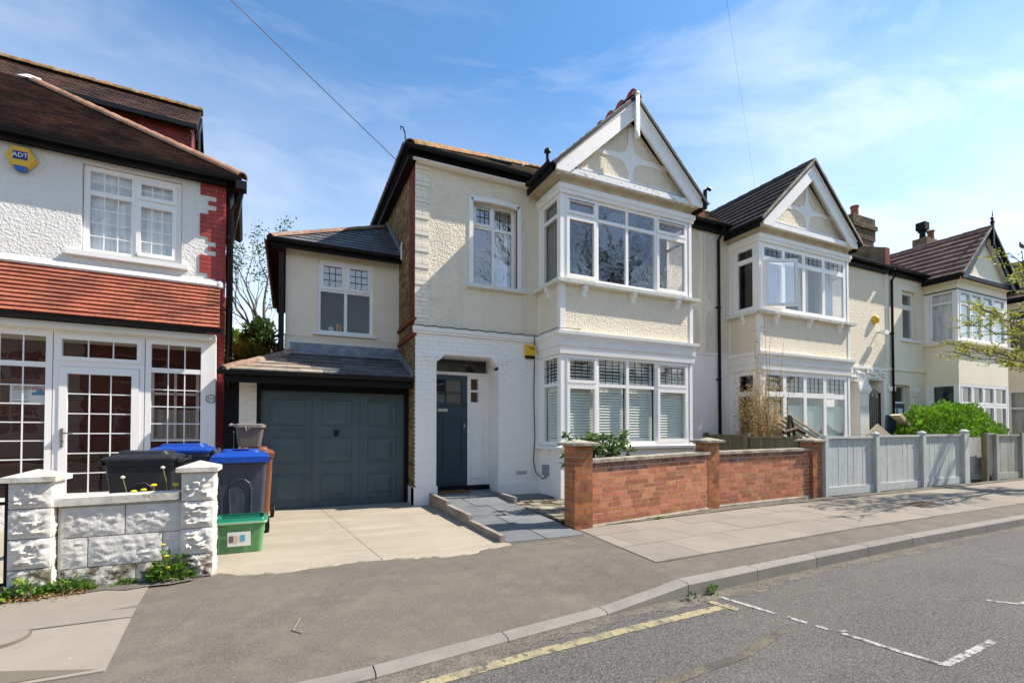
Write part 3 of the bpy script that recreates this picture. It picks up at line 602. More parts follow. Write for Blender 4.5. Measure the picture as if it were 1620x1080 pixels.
def bay(par, x0, x1, st):
    yf, yb = 7.6, 8.45; Wd = x1-x0; F = FF(yf); FL = Fr((x0, yb, 0), (0,-1,0), (-1,0,0)); FR = Fr((x1, yf, 0), (0,1,0), (1,0,0))
    cw = st.get('wallm', 'cream'); lz = st.get('lwall', 'white'); us = [x0+Wd*k for k in (.025, .255, .475, .70, .972)]
    flush = st.get('flush')
    def shell(z0, z1, m, name, w=.0):
        mb = MB(); wall(mb, F, x0-w, x1+w, z0, z1, w0=-.2, w1=w)
        mb.fb(FL, 0, .649, -.2, w, z0, z1).fb(FR, .201, .85, -.2, w, z0, z1)
        return part(name, mb, M[m], par)
    shell(0, 1.0, lz, 'bay_base')
    def glaze(z0, z1, tr, key):
        for f_, *q in ((F, x0+.001, x0+.075), (F, x1-.075, x1-.001), (FL, .0, .13), (FR, .72, .85)): part('corner_post', MB().fb(f_, *q, -.078, -.001, z0, z1), M['pvc'], par)
        a = st.get(key, {})
        u2 = [us[0]+.002]+us[1:4]+[us[4]-.002]
        window(par, F, u2, z0, z1, tr, sash=a.get('sash', ()), back=.012, glass=a.get('glass', 'clear'), leadt=a.get('lead'), fw=a.get('fw', .06), name='bay_window', sw=.05)
        window(par, FL, [.135, .77], z0, z1, tr, back=.012, glass='clear', leadt=a.get('lead'), fw=a.get('fw', .055), name='bay_side_window')
        window(par, FR, [.08, .715], z0, z1, tr, back=.012, glass='clear', fw=.055, name='bay_side_window')
    if flush:
        glaze(1.0, 2.80, 2.16, 'low'); shell(2.80, 4.08, cw, 'bay_wall')
        part('bay_sill', MB().ring(x0, x1, yf, yb, [(0, .96), (.05, .97), (.06, 1.0), (-.05, 1.012)]), M['trim'], par)
    else:
        glaze(1.06, 2.76, 2.2, 'low')
        part('bay_sill', MB().ring(x0, x1, yf, yb, [(0, .985), (.09, .985), (.10, 1.035), (-.07, 1.062), (-.07, 1.0), (0, 1.)]), M['trim'], par)
        part('cornice', MB().ring(x0, x1, yf, yb, [(-.03, 2.752), (.03, 2.755), (.035, 2.82), (.02, 2.825), (.025, 2.90), (.05, 2.905), (.055, 2.965), (.04, 2.97), (.06, 3.05), (.10, 3.11), (.105, 3.165), (.0, 3.19), (-.05, 3.19)]), M['trim'], par)
        shell(3.185, 4.06, cw, 'bay_wall')
        part('corner_strip', MB().fb(F, x0-.012, x0+.10, -.01, .014, 3.19, 4.05).fb(FL, .76, .862, -.01, .013, 3.19, 4.05), M['trim'], par)
        part('corner_strip', MB().fb(F, x1-.08, x1+.012, -.01, .014, 3.19, 4.05), M['trim'], par); part('corner_strip', MB().fb(FL, 0, .05, -.01, .01, 3.19, 4.05), M['trim'], par)
        for k in (.155, .51, .865):
            u = x0+Wd*k; q = part('bracket', MB().prism([F(u-.045, 0, 3.84), F(u-.045, .05, 3.85), F(u-.045, .055, 3.93), F(u-.045, .10, 3.97), F(u-.045, .11, 4.06), F(u-.045, 0, 4.06)], (.09, 0, 0)), M['trim'], par)
        part('bracket', MB().prism([FL(.42, 0, 3.84), FL(.42, .05, 3.85), FL(.42, .055, 3.93), FL(.42, .10, 3.97), FL(.42, .11, 4.06), FL(.42, 0, 4.06)], (0, -.09, 0)), M['trim'], par)
        part('bracket', MB().prism([FL(.42, 0, .78), FL(.42, .04, .79), FL(.42, .05, .87), FL(.42, .085, .92), FL(.42, .09, .985), FL(.42, 0, .985)], (0, -.09, 0)), M['trim'], par)
    part('bay_sill', MB().ring(x0, x1, yf, yb, [(0, 4.05), (.125, 4.055), (.13, 4.115), (-.07, 4.15), (-.07, 4.06)]), M['sill'] if not flush else M['cream3'], par)
    glaze(4.145, 5.74, 5.37, 'up')
    if flush:
        part('drip', MB().ring(x0, x1, yf, yb, [(-.05, 5.735), (.015, 5.74), (.015, 5.77), (-.02, 5.772)]), M['black'], par); shell(5.772, 6.0, cw, 'bay_wall')
    else:
        part('bay_head', MB().ring(x0, x1, yf, yb, [(-.05, 5.735), (.03, 5.74), (.035, 5.80), (.055, 5.81), (.06, 5.90), (.0, 5.925), (-.05, 5.925)]), M['trim'], par)
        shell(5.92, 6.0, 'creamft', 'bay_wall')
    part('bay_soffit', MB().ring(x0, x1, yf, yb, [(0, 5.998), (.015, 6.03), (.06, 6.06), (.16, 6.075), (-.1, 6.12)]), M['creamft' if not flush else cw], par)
    # gable
    xm = (x0+x1)/2-.06; hw = 1.77; zf = 6.05; za = st.get('za', 7.71); yg = 7.37; s_ = (za-zf)/hw; bm = st.get('barge', 'trim'); bw = st.get('bw', .40)
    tri = MB().prism([(xm-hw+.18, 7.54, zf+.02), (xm+hw-.18, 7.54, zf+.02), (xm, 7.54, za-.25)], (0, .12, 0)); part('gable_wall', tri, M['cream' if not flush else cw], par)
    for sg in (-1, 1):
        X = lambda d: xm+sg*d
        part('bargeboard', MB().prism([(X(hw), yg, zf-.03), (X(hw), yg, zf+.14), (X(.0), yg, za+.10), (X(0), yg, za+.10-bw), (X(hw-.27), yg, zf-.03)], (0, .045, 0)), M[bm], par)
        part('bargeboard_moulding', MB().prism([(X(hw+.03), yg-.028, zf+.05), (X(hw+.03), yg-.028, zf+.15), (X(.0), yg-.028, za+.135), (X(0), yg-.028, za+.02)], (0, .027, 0)), M[bm if not flush else 'black'], par)
        Ot = Vector((X(hw+.10), yg-.06, zf+.05)); V = Vector((-sg*(hw+.10), 0, (hw+.10)*s_)); Lr = V.length
        y1 = 8.27+(za+.1-6.33)/.65-yg+.06; poly = [(0, 0), (.85, 0), (y1, Lr), (0, Lr)]
        rf = part('gable_roof', slab(Ot, (0,1,0), V, [(0, 0), (.95, 0), (y1+.1, Lr), (0, Lr)], .05), M['fascia'], par)
        emit(st.get('tname', 'roof_tile'), tiles(Ot, (0,1,0), V, poly, st.get('tw', .3), st.get('tg', .28), th=st.get('tth', .02), wave=st.get('wave', 0), stag=st.get('stag', True)), M[st.get('tmat', 'conc')], rf, 150)
        if st.get('verge'): part('verge', MB().prism([Ot+Vector((0,-.012,.0)), Ot+V+Vector((0,-.012,0)), Ot+V+Vector((0,-.012,.07)), Ot+Vector((0,-.012,.07))], (0, .05, 0)), M[st['verge']], par)
        gutter(par, (X(hw+.12), yg-.02, zf+.09), (X(hw+.12), 8.3, zf+.09))
        part('fascia', MB().box(min(X(hw+.05), X(hw+.08)), max(X(hw+.05), X(hw+.08)), yg+.05, 8.4, zf-.08, zf+.04), M['fascia'], par)
    top = Vector((xm, yg-.06, za+.135)); back = Vector((xm, 8.27+(za-6.33)/.65+.1, za+.135))
    ridge_tiles('ridge_tile', top, back, M[st.get('rmat', 'conc')], par, crest=st.get('crest', False), L=.36)
    part('tie_beam', MB().box(xm-hw+.2, xm+hw-.2, yg+.05, yg+.12, zf-.01, zf+.10), M[st.get('tie', 'peel')], par)
    part('gable_sill', MB().box(xm-hw+.22, xm+hw-.22, yg+.10, 7.56, zf+.10, zf+.145), M['lead'], par)
    part('gable_sill', MB().box(xm-hw+.30, xm+hw-.30, 7.515, 7.545, zf+.145, zf+.215), M['trim'], par)
    part('gable_soffit', MB().prism([(xm-hw+.1, yg+.045, zf+.0), (xm, yg+.045, za-.02), (xm, yg+.045, za-.06), (xm-hw+.16, yg+.045, zf)], (0, .16, 0)).prism([(xm+hw-.1, yg+.045, zf+.0), (xm, yg+.045, za-.02), (xm, yg+.045, za-.06), (xm+hw-.16, yg+.045, zf)], (0, .16, 0)), M['trim'], par)
    if not flush:                                     # smooth star moulding in the gable
        cz = 6.70; a = .045; pts = []
        for dx, dz, L1 in ((0, 1, .62), (1, 0, 1.0), (0, -1, .55), (-1, 0, 1.0)):
            nx, nz = -dz, dx
            arm = [(.13, -.12), (.30, -a*1.2), (L1, -a), (L1, a), (.30, a*1.2), (.13, .12)]
            for t, n_ in (arm[::-1]): pts.append((xm+dx*t+nx*n_, 7.525, cz+dz*t+nz*n_))
        mb = MB(); c = (xm, 7.525, cz); n = len(pts); mb.v = [Vector(c)]+[Vector(p) for p in pts]+[Vector(p)+Vector((0,.02,0)) for p in pts]
        mb.f = [(0, 1+i, 1+(i+1) % n) for i in range(n)]+[(1+i, 1+(i+1) % n, 1+n+(i+1) % n, 1+n+i) for i in range(n)]
        part('star_moulding', mb, M['white'], par)
    if st.get('finial') == 'post':
        f = part('finial', MB().box(xm-.045, xm+.045, yg-.085, yg-.03, 7.12, 7.86).box(xm-.03, xm+.03, yg-.1, yg-.02, 7.86, 7.90), M['trim'], par)
        part('finial_drop', MB().lathe((xm, yg-.055, 6.99), [(.02, 0), (.05, .02), (.055, .07), (.05, .11), (.03, .13)], 10), M['trim'], f)
    if st.get('finial') == 'spike':
        part('finial', MB().box(xm-.04, xm+.04, yg-.09, yg-.02, 7.25, 8.03).lathe((xm, yg-.055, 7.98), [(.07, 0), (.05, .05), (.03, .1), (.06, .15), (.02, .2), (.004, .42)], 8), M['black'], par)
    return us

def interior(par, x0, x1, y0=7.85, y1=12., parts=()):
    mb = MB().box(x0, x1, y1, y1+.1, .1, 6.2).box(x0, x1, y0, y1, .05, .10).box(x0, x1, y0+.8, y1, 2.93, 3.02).box(x0, x1, y0+.8, y1, 6.12, 6.18)
    mb.box(x0, x0+.05, 8.72, y1, .1, 6.1).box(x1-.05, x1, 8.72, y1, .1, 6.1)
    for p in parts: mb.box(p, p+.08, 8.72, y1, .1, 6.1)
    part('interior', mb, M['room'], par)
def shutters(par, F, u0, u1, z0, z1, back, m='louvre', op=.012, pitch=.048):
    s = part('shutter', MB().fb(F, u0, u0+.05, back-.03, back, z0, z1).fb(F, u1-.05, u1, back-.03, back, z0, z1).fb(F, u0+.05, u1-.05, back-.03, back, z0, z0+.09).fb(F, u0+.05, u1-.05, back-.03, back, z1-.05, z1), M[m], par)
    z = z0+.10
    while z < z1-.09:
        vs = [F(u0+.051, back-.012-op, z+.056-op*.6), F(u1-.051, back-.012-op, z+.056-op*.6), F(u1-.051, back+.004+op, z+op*.4), F(u0+.051, back+.004+op, z+op*.4)]
        vs += [v+Vector((0, 0, .009)) for v in vs]
        piece('louvre', vs, [(0,1,2,3),(4,5,6,7),(0,1,5,4),(1,2,6,5),(2,3,7,6),(3,0,4,7)], M[m], s); z += pitch
MAINV = (0, 1, .65); VL = math.sqrt(1+.65*.65)

# ------------------------------------------------ house 1 (the subject)
h1 = thing('terraced_house', (2.04, 8.45, 0), 'cream roughcast house with white brick ground floor, dark blue door and white peeling gable', 'house', 'terraced houses of the street')
F1 = FF(8.45)
low = part('ground_floor_wall', wall(MB(), F1, 2.045, 4.53, 0, 3.2, [(2.43, 3.65, -1, 2.72)], w1=-.004), M['white'], h1)
emit('painted_brick', bricks(F1, 2.04, 4.53, .36, 3.07, [(2.43, 3.65, 0, 2.76)], H=.066, J=.008, proud=.0015, w0=-.02), M['whiteb'], low, 300)
for a, b in ((2.02, 2.45), (3.63, 4.53), (7.86, 9.0)): part('plinth', MB().fb(F1, a, b, -.2, .03, 0, .33), M['white'], h1)
part('side_wall_right', wall(MB(), F1, 7.78, 9.0, 0, 3.2, w1=0), M['white'], h1)
ww = (3.13, 4.05, 4.10, 5.70)
upw = part('first_floor_wall', wall(MB(), F1, 2.045, 4.53, 3.2, 6.28, [ww]), M['cream'], h1); part('first_floor_wall', wall(MB(), F1, 7.78, 9.0, 3.2, 6.28), M['cream'], h1)
part('string_course', MB().fb(F1, 2.0, 4.56, 0, .035, 3.075, 3.12).fb(F1, 1.99, 4.57, 0, .055, 3.12, 3.19), M['trim'], h1); part('string_course', MB().fb(F1, 7.84, 9.0, 0, .03, 3.15, 3.19), M['trim'], h1)
# toothed quoin of painted brick
pcs = []
z = 3.20; r_ = 0
while z < 6.2:
    g_ = (r_//2) % 2; L_ = .255 if g_ else .215; pr = .010+(.012 if g_ else 0)
    for a, b in (((2.03, 2.03+L_*.5-.004), (2.03+L_*.5+.004, 2.03+L_)) if r_ % 2 else ((2.03, 2.03+L_),)): pcs.append((bvs(F1, a, b, -.02, pr, z, z+.068), BF))
    z += .0745; r_ += 1
emit('quoin_brick', pcs, M['creambr'], h1, 120)
# window with arched raised surround
mb = MB(); o_, i_ = (3.05, 4.14), (3.13, 4.05); n = 12
top = lambda x, z, r: z+r*.45*(1-((x-3.59)/.54)**2)+r*.25
for k in range(n):
    a, b = o_[0]+(o_[1]-o_[0])*k/n, o_[0]+(o_[1]-o_[0])*(k+1)/n; ci = lambda x: min(max(x, i_[0]), i_[1])
    mb.prism([F1(a, .02, top(a, 5.72, .10)), F1(b, .02, top(b, 5.72, .10)), F1(ci(b), .02, top(ci(b), 5.63, .09)), F1(ci(a), .02, top(ci(a), 5.63, .09))], (0, .06, 0))
mb.fb(F1, 3.05, 3.13, -.05, .02, 4.1, 5.722).fb(F1, 4.05, 4.14, -.05, .02, 4.1, 5.722)
part('window_surround', mb, M['trim'], h1)
part('window_sill', MB().fb(F1, 2.99, 4.24, -.16, .085, 4.015, 4.085), M['sill'], h1)
window(h1, F1, [3.135, 3.59, 4.045], 4.09, 5.70, 5.24, sash={(0, 't')}, back=.13, glass='refl', leadt=(3, 2, 'lead', .006), fw=.055)
# porch
back = FF(8.98)
part('porch_wall', MB().box(2.36, 2.435, 8.70, 9.1, .1, 2.74).box(3.65, 3.75, 8.70, 9.1, .1, 2.85).box(2.36, 3.75, 8.70, 9.1, 2.74, 2.85), M['white'], h1)
for a, b in ((2.19, 2.50), (3.58, 3.86)):
    l = a < 3; mb = MB()
    for k, (zz, e) in enumerate(((2.50, .0), (2.56, .02), (2.60, .045), (2.66, .07))): mb.fb(F1, a+(.07-e if l else .07), b-(.07 if l else .07-e), -.2, .012+e*.5, zz, zz+.06)
    if l: mb.prism([F1(2.43, .0, 2.58), F1(2.50, 0, 2.63), F1(2.58, 0, 2.72), F1(2.43, 0, 2.72)], (0, .2, 0))
    else: mb.prism([F1(3.65, .0, 2.55), F1(3.58, 0, 2.62), F1(3.50, 0, 2.72), F1(3.65, 0, 2.72)], (0, .2, 0))
    part('corbel', mb, M['trim'], h1)
dfr = part('door_frame', MB().fb(back, 3.215, 3.265, -.08, 0, .25, 2.46).fb(back, 2.42, 3.655, -.08, .002, 2.42, 2.48).fb(back, 3.60, 3.655, -.08, 0, .25, 2.42).fb(back, 3.215, 3.60, -.07, -.01, .25, 1.90)
           .fb(back, 3.215, 3.60, -.07, -.01, 2.36, 2.42).fb(back, 3.265, 3.29, -.07, -.012, 1.90, 2.36).fb(back, 3.45, 3.60, -.07, -.012, 1.90, 2.36).fb(back, 3.29, 3.45, -.07, -.012, 2.10, 2.14), M['trim'], h1)
for a, b in ((1.91, 2.10), (2.14, 2.35)): part('side_pane', MB().fb(back, 3.285, 3.455, -.06, -.05, a, b), G['refl'], dfr)
part('side_panel', MB().fb(back, 3.31, 3.33, -.01, .004, .4, 1.75).fb(back, 3.53, 3.55, -.01, .004, .4, 1.75).fb(back, 3.33, 3.53, -.01, .004, 1.73, 1.75).fb(back, 3.33, 3.53, -.01, .004, .4, .42), M['trim'], dfr)
part('fanlight', MB().fb(back, 2.42, 3.6, -.05, -.04, 2.48, 2.76), G['dark'], dfr)
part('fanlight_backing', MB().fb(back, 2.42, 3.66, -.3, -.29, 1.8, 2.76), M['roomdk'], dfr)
drm = MB().fb(back, 2.38, 2.50, -.06, -.02, .26, 2.42).fb(back, 3.10, 3.21, -.06, -.02, .26, 2.42)
drm.fb(back, 2.50, 3.10, -.06, -.02, .26, .52).fb(back, 2.50, 3.10, -.06, -.02, 1.60, 1.82).fb(back, 2.50, 3.10, -.06, -.02, 2.32, 2.42).fb(back, 2.73, 2.81, -.06, -.022, .52, 1.6).fb(back, 2.50, 3.10, -.058, -.04, .50, 1.62)
drm.fb(back, 2.765, 2.79, -.058, -.024, 1.82, 2.32).fb(back, 2.50, 3.10, -.058, -.024, 2.06, 2.09).fb(back, 2.40, 3.17, -.05, .012, 1.835, 1.87)
door = part('front_door', drm, M['door'], h1)
for a, b in ((2.50, 2.765), (2.79, 3.10)):
    for c, d in ((1.82, 2.06), (2.09, 2.32)): part('door_pane', MB().fb(back, a, b, -.05, -.042, c, d), G['door'], door)
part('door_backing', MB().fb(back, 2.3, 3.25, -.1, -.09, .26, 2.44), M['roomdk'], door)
part('letterbox', MB().fb(back, 2.61, 2.81, -.02, -.004, 1.70, 1.76).fb(back, 2.63, 2.79, -.005, .006, 1.715, 1.745), M['chrome'], door)
part('door_lock', MB().fb(back, 3.14, 3.17, -.02, -.008, 1.40, 1.47), M['chrome'], door)
part('threshold', MB().fb(back, 2.40, 3.66, -.1, .10, .17, .262), M['fascia'], h1)
us1 = bay(h1, 4.53, 7.77, dict(low=dict(sash={(0,'t'),(0,'b'),(3,'t'),(3,'b')}, lead=(4, 3, 'lead', .005), fw=.065), up=dict(sash={(0,'t'),(0,'b'),(3,'t'),(3,'b')}, glass='wavy', fw=.065),
     tie='peel', barge='trim', finial='post', tmat='slate', tname='roof_slate', tw=.25, tg=.2, tth=.008, rmat='redtile', crest=True))
interior(h1, 2.3, 9.0, parts=(4.40,))
FB = FF(7.6)
for i in range(4):                                    # plantation shutters behind the lower bay glass
    m_ = (us1[i]+us1[i+1])/2
    for z0, z1 in ((1.10, 2.17), (2.20, 2.72)): shutters(h1, FB, us1[i]+.035, us1[i+1]-.035, z0, z1, -.115, op=.012 if z0 < 2 else .022, pitch=.054 if z0 < 2 else .062)
FLs = Fr((4.53, 8.45, 0), (0,-1,0), (-1,0,0))
for z0, z1 in ((1.10, 2.17), (2.20, 2.72)): shutters(h1, FLs, .15, .75, z0, z1, -.115, op=.012 if z0 < 2 else .022, pitch=.054 if z0 < 2 else .062)
part('blind', MB().fb(FLs, .15, .78, -.13, -.12, 4.15, 5.7), M['blind'], h1)
part('curtain', MB().loft([[Vector((3.62+i*.018, 8.72+.025*math.sin(i*1.3), z)) for i in range(20)] for z in (4.05, 5.75)]), M['net'], h1)
# flank wall of yellow stock brick
FK = Fr((2.04, 8.45, 0), (0,-1,0), (-1,0,0))
fl = part('flank_wall', MB().fb(FK, -8.7, -.251, -.2, -.004, .0, 6.28), M['mortar'], h1)
vis = lambda u, z: -u < 1.5 or (z > 4.5+(-u-1.15)*.62)
emit('stock_brick', [p for p in bricks(FK, -4.8, -.42, .3, 6.2, J=.011, H=.064, proud=.006, w0=-.02, flem=True, jit=.006, edge=vis)], M['stock'], fl, 0)
emit('red_corner_brick', [p for p in bricks(FK, -.42, -.0, .36, 6.2, [], J=.009, H=.066, L=.2, proud=.012, w0=-.03, edge=lambda u, z: z > 3.05)], M['stockred'], fl, 120)
emit('stock_brick', [p for p in bricks(FK, -.42, .0, .32, 3.05, J=.011, H=.064, proud=.008, w0=-.02, flem=True, jit=.006)], M['stock'], fl, 0)
for z in (3.02, 3.30): part('red_band', MB().fb(FK, -1.6, .01, -.02, .05, z, z+.045).fb(FK, -1.6, .01, -.02, .03, z+.045, z+.09), M['stockred'], fl)
part('flank_plinth', MB().fb(FK, -.45, .0, -.05, .02, 0, .32), M['white'], h1)
# roof
rf = part('roof', slab((1.86, 8.27, ZE), (1,0,0), MAINV, [(0, 0), (7.14, 0), (7.14, 4.57*VL), (4.57, 4.57*VL)], .05), M['fascia'], h1)
emit('slate', tiles((1.86, 8.27, ZE), (1,0,0), MAINV, [(0, 0), (7.14, 0), (7.14, 4.57*VL), (4.57, 4.57*VL)], .26, .19, .009), M['slateold'], rf, 0)
r2 = part('roof', slab((1.86, 8.27, ZE), (0,1,0), (1, 0, .65), [(0, 0), (9.14, 0), (4.57, 4.57*VL)], .05), M['fascia'], h1)
part('roof', slab((1.86, 17.41, ZE), (1,0,0), (0,-1,.65), [(0, 0), (7.14, 0), (7.14, 4.57*VL), (4.57, 4.57*VL)], .05), M['slate'], h1)
part('back_wall', MB().box(2.04, 9.0, 16.9, 17.15, 0, 6.3), M['stock'], h1)
emit('slate', tiles((1.86, 8.27, ZE), (0,1,0), (1, 0, .65), [(0, 0), (9.14, 0), (4.57, 4.57*VL)], .26, .19, .009), M['slateold'], r2, 0)
ridge_tiles('hip_tile', (1.88, 8.29, ZE+.03), (6.43, 12.84, ZE+4.57*.65+.05), M['hiplich'], h1, L=.4)
ridge_tiles('ridge_tile', (6.43, 12.84, ZE+4.57*.65+.04), (9.0, 12.84, ZE+4.57*.65+.04), M['hiplich'], h1, L=.45)
part('hip_iron', MB().tube([(1.80, 8.21, ZE-.02), (1.79, 8.20, ZE+.12), (1.74, 8.15, ZE+.19), (1.69, 8.10, ZE+.16), (1.70, 8.12, ZE+.11)], .012, 6), M['black'], h1)
part('vent_pipe', MB().tube([(6.95, 12.4, 9.0), (6.95, 12.4, 9.62)], .05, 8).lathe((6.95, 12.4, 9.6), [(.06, 0), (.11, .04), (.10, .1), (.05, .15), (.02, .17)], 8), M['black'], h1)
part('roof_vent', MB().prism([(3.55, 8.62, 6.62), (4.0, 8.62, 6.62), (4.0, 8.9, 6.80), (3.55, 8.9, 6.80)], (0, -.02, .045)), M['black'], h1)
for a, b in ((1.98, 4.40), (7.9, 9.0)): part('fascia', MB().fb(F1, a, b, .0, .10, 6.14, 6.29), M['fascia'], h1)
part('soffit', MB().fb(F1, 1.96, 4.40, .0, .17, 6.125, 6.14), M['trim'], h1)
part('eave_soffit', MB().box(1.88, 2.03, 8.36, 17.3, 6.12, 6.27), M['fascia'], h1)
gutter(h1, (1.80, 8.235, 6.31), (4.22, 8.235, 6.31)); gutter(h1, (7.98, 8.235, 6.30), (9.0, 8.235, 6.30)); gutter(h1, (1.81, 8.20, 6.305), (1.81, 17.3, 6.305))
pw = part('party_parapet', MB().box(8.78, 9.02, 8.40, 8.9, 6.2, 6.72), M['stockred'], h1)
part('parapet_cap', MB().box(8.74, 9.06, 8.36, 8.95, 6.72, 6.78), M['stockred'], h1)
part('cowl_pipe', MB().tube([(8.95, 8.32, 6.6), (8.95, 8.32, 7.05), (9.02, 8.30, 7.10), (9.10, 8.29, 7.08)], .045, 8), M['black'], h1)
part('facade_cable', MB().tube([F1(2.02+i*.05, .065+.004*math.sin(i*2), 3.205+.007*math.sin(i*1.1)+.004*math.sin(i*2.7)) for i in range(50)], .009, 5), M['wire'], h1)
part('facade_cable', MB().tube([F1(4.40, .06, 3.2), F1(4.42, .03, 2.9), F1(4.41, .02, 2.0), F1(4.43, .02, 1.2), F1(4.40, .02, .75), F1(4.44, .03, .52), F1(4.50, .06, .45)], .009, 5), M['wire'], h1)
part('facade_cable', MB().tube([F1(4.50, .06, .45), (4.50, 8.28, .40), (4.51, 8.16, .43), (4.50, 8.12, .5)], .009, 5), M['wire'], h1)
part('facade_cable', MB().tube([F1(4.50, .04, 3.2), (4.42, 8.2, 3.205), (4.42, 7.5, 3.20), (4.9, 7.49, 3.205)], .008, 5), M['wire'], h1)
part('meter_box', MB().box(4.46, 4.53, 8.03, 8.20, .47, .68), M['meter'], h1)
part('air_vent', MB().fb(F1, 4.03, 4.25, 0, .012, .49, .51).fb(F1, 4.03, 4.25, 0, .012, .525, .545), M['meter'], h1)
part('cable_box', MB().fb(F1, 8.35, 8.47, 0, .06, 1.50, 1.72), M['black'], h1)
part('facade_cable', MB().tube([F1(8.36, .02, 3.1), F1(8.37, .02, 2.3), F1(8.40, .03, 1.75)], .008, 5), M['wire'], h1)
part('facade_cable', MB().tube([F1(8.38, .03, 1.5), F1(8.38, .03, 1.30), F1(8.45, .03, 1.18), F1(8.6, .04, 1.17)], .012, 5), M['wire'], h1)
part('facade_cable', MB().tube([F1(8.47, .03, 1.6), F1(8.58, .03, 1.66), F1(8.62, .03, 1.55), F1(8.52, .03, 1.45), F1(8.47, .03, 1.52)], .005, 5), M['wire'], h1)
mt = MB(); c0 = (8.93, 4.35)
mt.fb(F1, c0[0]-.06, c0[0]+.06, 0, .018, 3.2, 6.1); mt.prism([F1(c0[0]+dx, 0, c0[1]+dz) for dx, dz in ((-.30, 0), (-.13, .16), (-.06, .38), (.06, .38), (.068, 0), (.06, -.38), (-.06, -.38), (-.13, -.16))], (0, -.015, 0))
part('star_moulding', mt, M['creamsm'], h1)

# ------------------------------------------------ houses 2, 3 and 4
def common(h, xa, xb, wm, lm, holes_up, holes_low, ridge=True, zspl=3.2, tm='slateold'):
    part('ground_floor_wall', wall(MB(), F1, xa, xb[0], 0, zspl, holes_low) if not isinstance(xb[0], tuple) else MB(), M[lm], h)
h2 = thing('terraced_house', (12.5, 8.45, 0), 'cream house with black tiled gable, open bay casement and dried bamboo in front', 'house', 'terraced houses of the street')
part('ground_floor_wall', wall(MB(), F1, 9.0, 9.86, 0, 3.2), M['white'], h2); part('ground_floor_wall', wall(MB(), F1, 13.26, 16.6, 0, 3.2, [(14.0, 15.17, -1, 2.78), (15.66, 16.44, -1, 2.86)]), M['white'], h2)
part('first_floor_wall', wall(MB(), F1, 9.0, 9.86, 3.2, 6.28), M['cream'], h2); part('first_floor_wall', wall(MB(), F1, 13.26, 16.6, 3.2, 6.28), M['cream'], h2)
part('string_course', MB().fb(F1, 9.0, 9.87, 0, .03, 3.15, 3.2), M['trim'], h2); part('string_course', MB().fb(F1, 13.25, 16.6, 0, .05, 3.16, 3.23), M['trim'], h2)
bay(h2, 9.86, 13.26, dict(low=dict(lead=(4, 3, 'lead', .004), fw=.12), up=dict(sash={(0, 'b')}, lead=(4, 3, 'lead', .004), fw=.11), tie='trim', tmat='conc', tw=.30, tg=.29, tth=.028, wave=.012, stag=False, rmat='conc', verge='coping'))
interior(h2, 9.1, 16.5, parts=(13.4,))
sc_ = Fr((10.03, 7.57, 0), (math.cos(R(-28)), math.sin(R(-28)), 0), (math.sin(R(-28)), -math.cos(R(-28)), 0))
osh = MB(); 
for a, b, c, d in ((0, .72, 4.22, 4.29), (0, .72, 5.25, 5.32), (0, .06, 4.29, 5.25), (.66, .72, 4.29, 5.25)): osh.fb(sc_, a, b, -.02, .025, c, d)
so = part('open_casement', osh, M['pvc'], h2); part('pane', MB().fb(sc_, .06, .66, -.002, .004, 4.29, 5.25), G['refl'], so)
part('frosted_film', MB().fb(FB, 10.0, 13.1, -.10, -.095, 1.1, 1.95), M['frost'], h2)
part('blind', MB().fb(FB, 10.0, 13.1, -.13, -.12, 2.3, 2.7), M['curtain'], h2)
part('curtain', MB().loft([[Vector((11.6+i*.02, 7.85+.03*math.sin(i*1.4), z)) for i in range(20)] for z in (4.2, 5.7)]).loft([[Vector((12.6+i*.02, 7.85+.03*math.sin(i*1.4), z)) for i in range(20)] for z in (4.2, 5.7)]), M['net'], h2)
part('porch_back', MB().box(13.8, 16.7, 9.3, 9.4, 0, 2.95).box(13.8, 14.0, 8.7, 9.3, 0, 2.95).box(16.44, 16.6, 8.7, 9.3, 0, 2.95).box(13.8, 16.6, 8.7, 9.3, 2.9, 2.99), M['white'], h2)
part('pier_brick_field', MB().add(*[x for x in [[v for p in bricks(F1, 15.2, 15.64, .2, 2.45, proud=.01) for v in p[0]], [tuple(i+8*k for i in f) for k, p in enumerate(bricks(F1, 15.2, 15.64, .2, 2.45, proud=.01)) for f in BF]]]), M['whiteb'], h2, kind='stuff')
part('capital', MB().fb(F1, 15.14, 15.70, -.02, .03, 2.45, 2.52).fb(F1, 15.11, 15.73, -.02, .05, 2.52, 2.62).fb(F1, 15.14, 15.70, -.02, .03, 2.62, 2.70), M['trim'], h2)
fr_ = MB()
for i in range(60):
    x, z = rnd.uniform(13.9, 16.5), rnd.uniform(2.90, 3.12); r_ = rnd.uniform(.04, .08)
    fr_.lathe((x, 8.44, z-r_/2), [(.01, 0), (r_, r_*.4), (r_*.8, r_), (.01, r_*1.2)], 6)
part('foliage_frieze', fr_, M['trim'], h2, kind='stuff')
part('house_number_plaque', MB().fb(F1, 15.32, 15.50, .01, .03, 2.02, 2.32), M['trim'], h2)
gt = MB().fb(F1, 15.68, 15.71, -.12, -.09, .1, 2.5).fb(F1, 16.40, 16.43, -.12, -.09, .1, 2.5).fb(F1, 15.71, 16.40, -.12, -.09, .15, .19).fb(F1, 15.71, 16.40, -.12, -.09, 2.3, 2.34).fb(F1, 15.71, 16.40, -.12, -.09, 1.2, 1.24)
gte = part('iron_door', gt, M['black'], h2)
for i in range(6): piece('gate_bar', bvs(F1, 15.78+i*.105, 15.80+i*.105, -.115, -.095, .19, 2.3), BF, M['black'], gte)
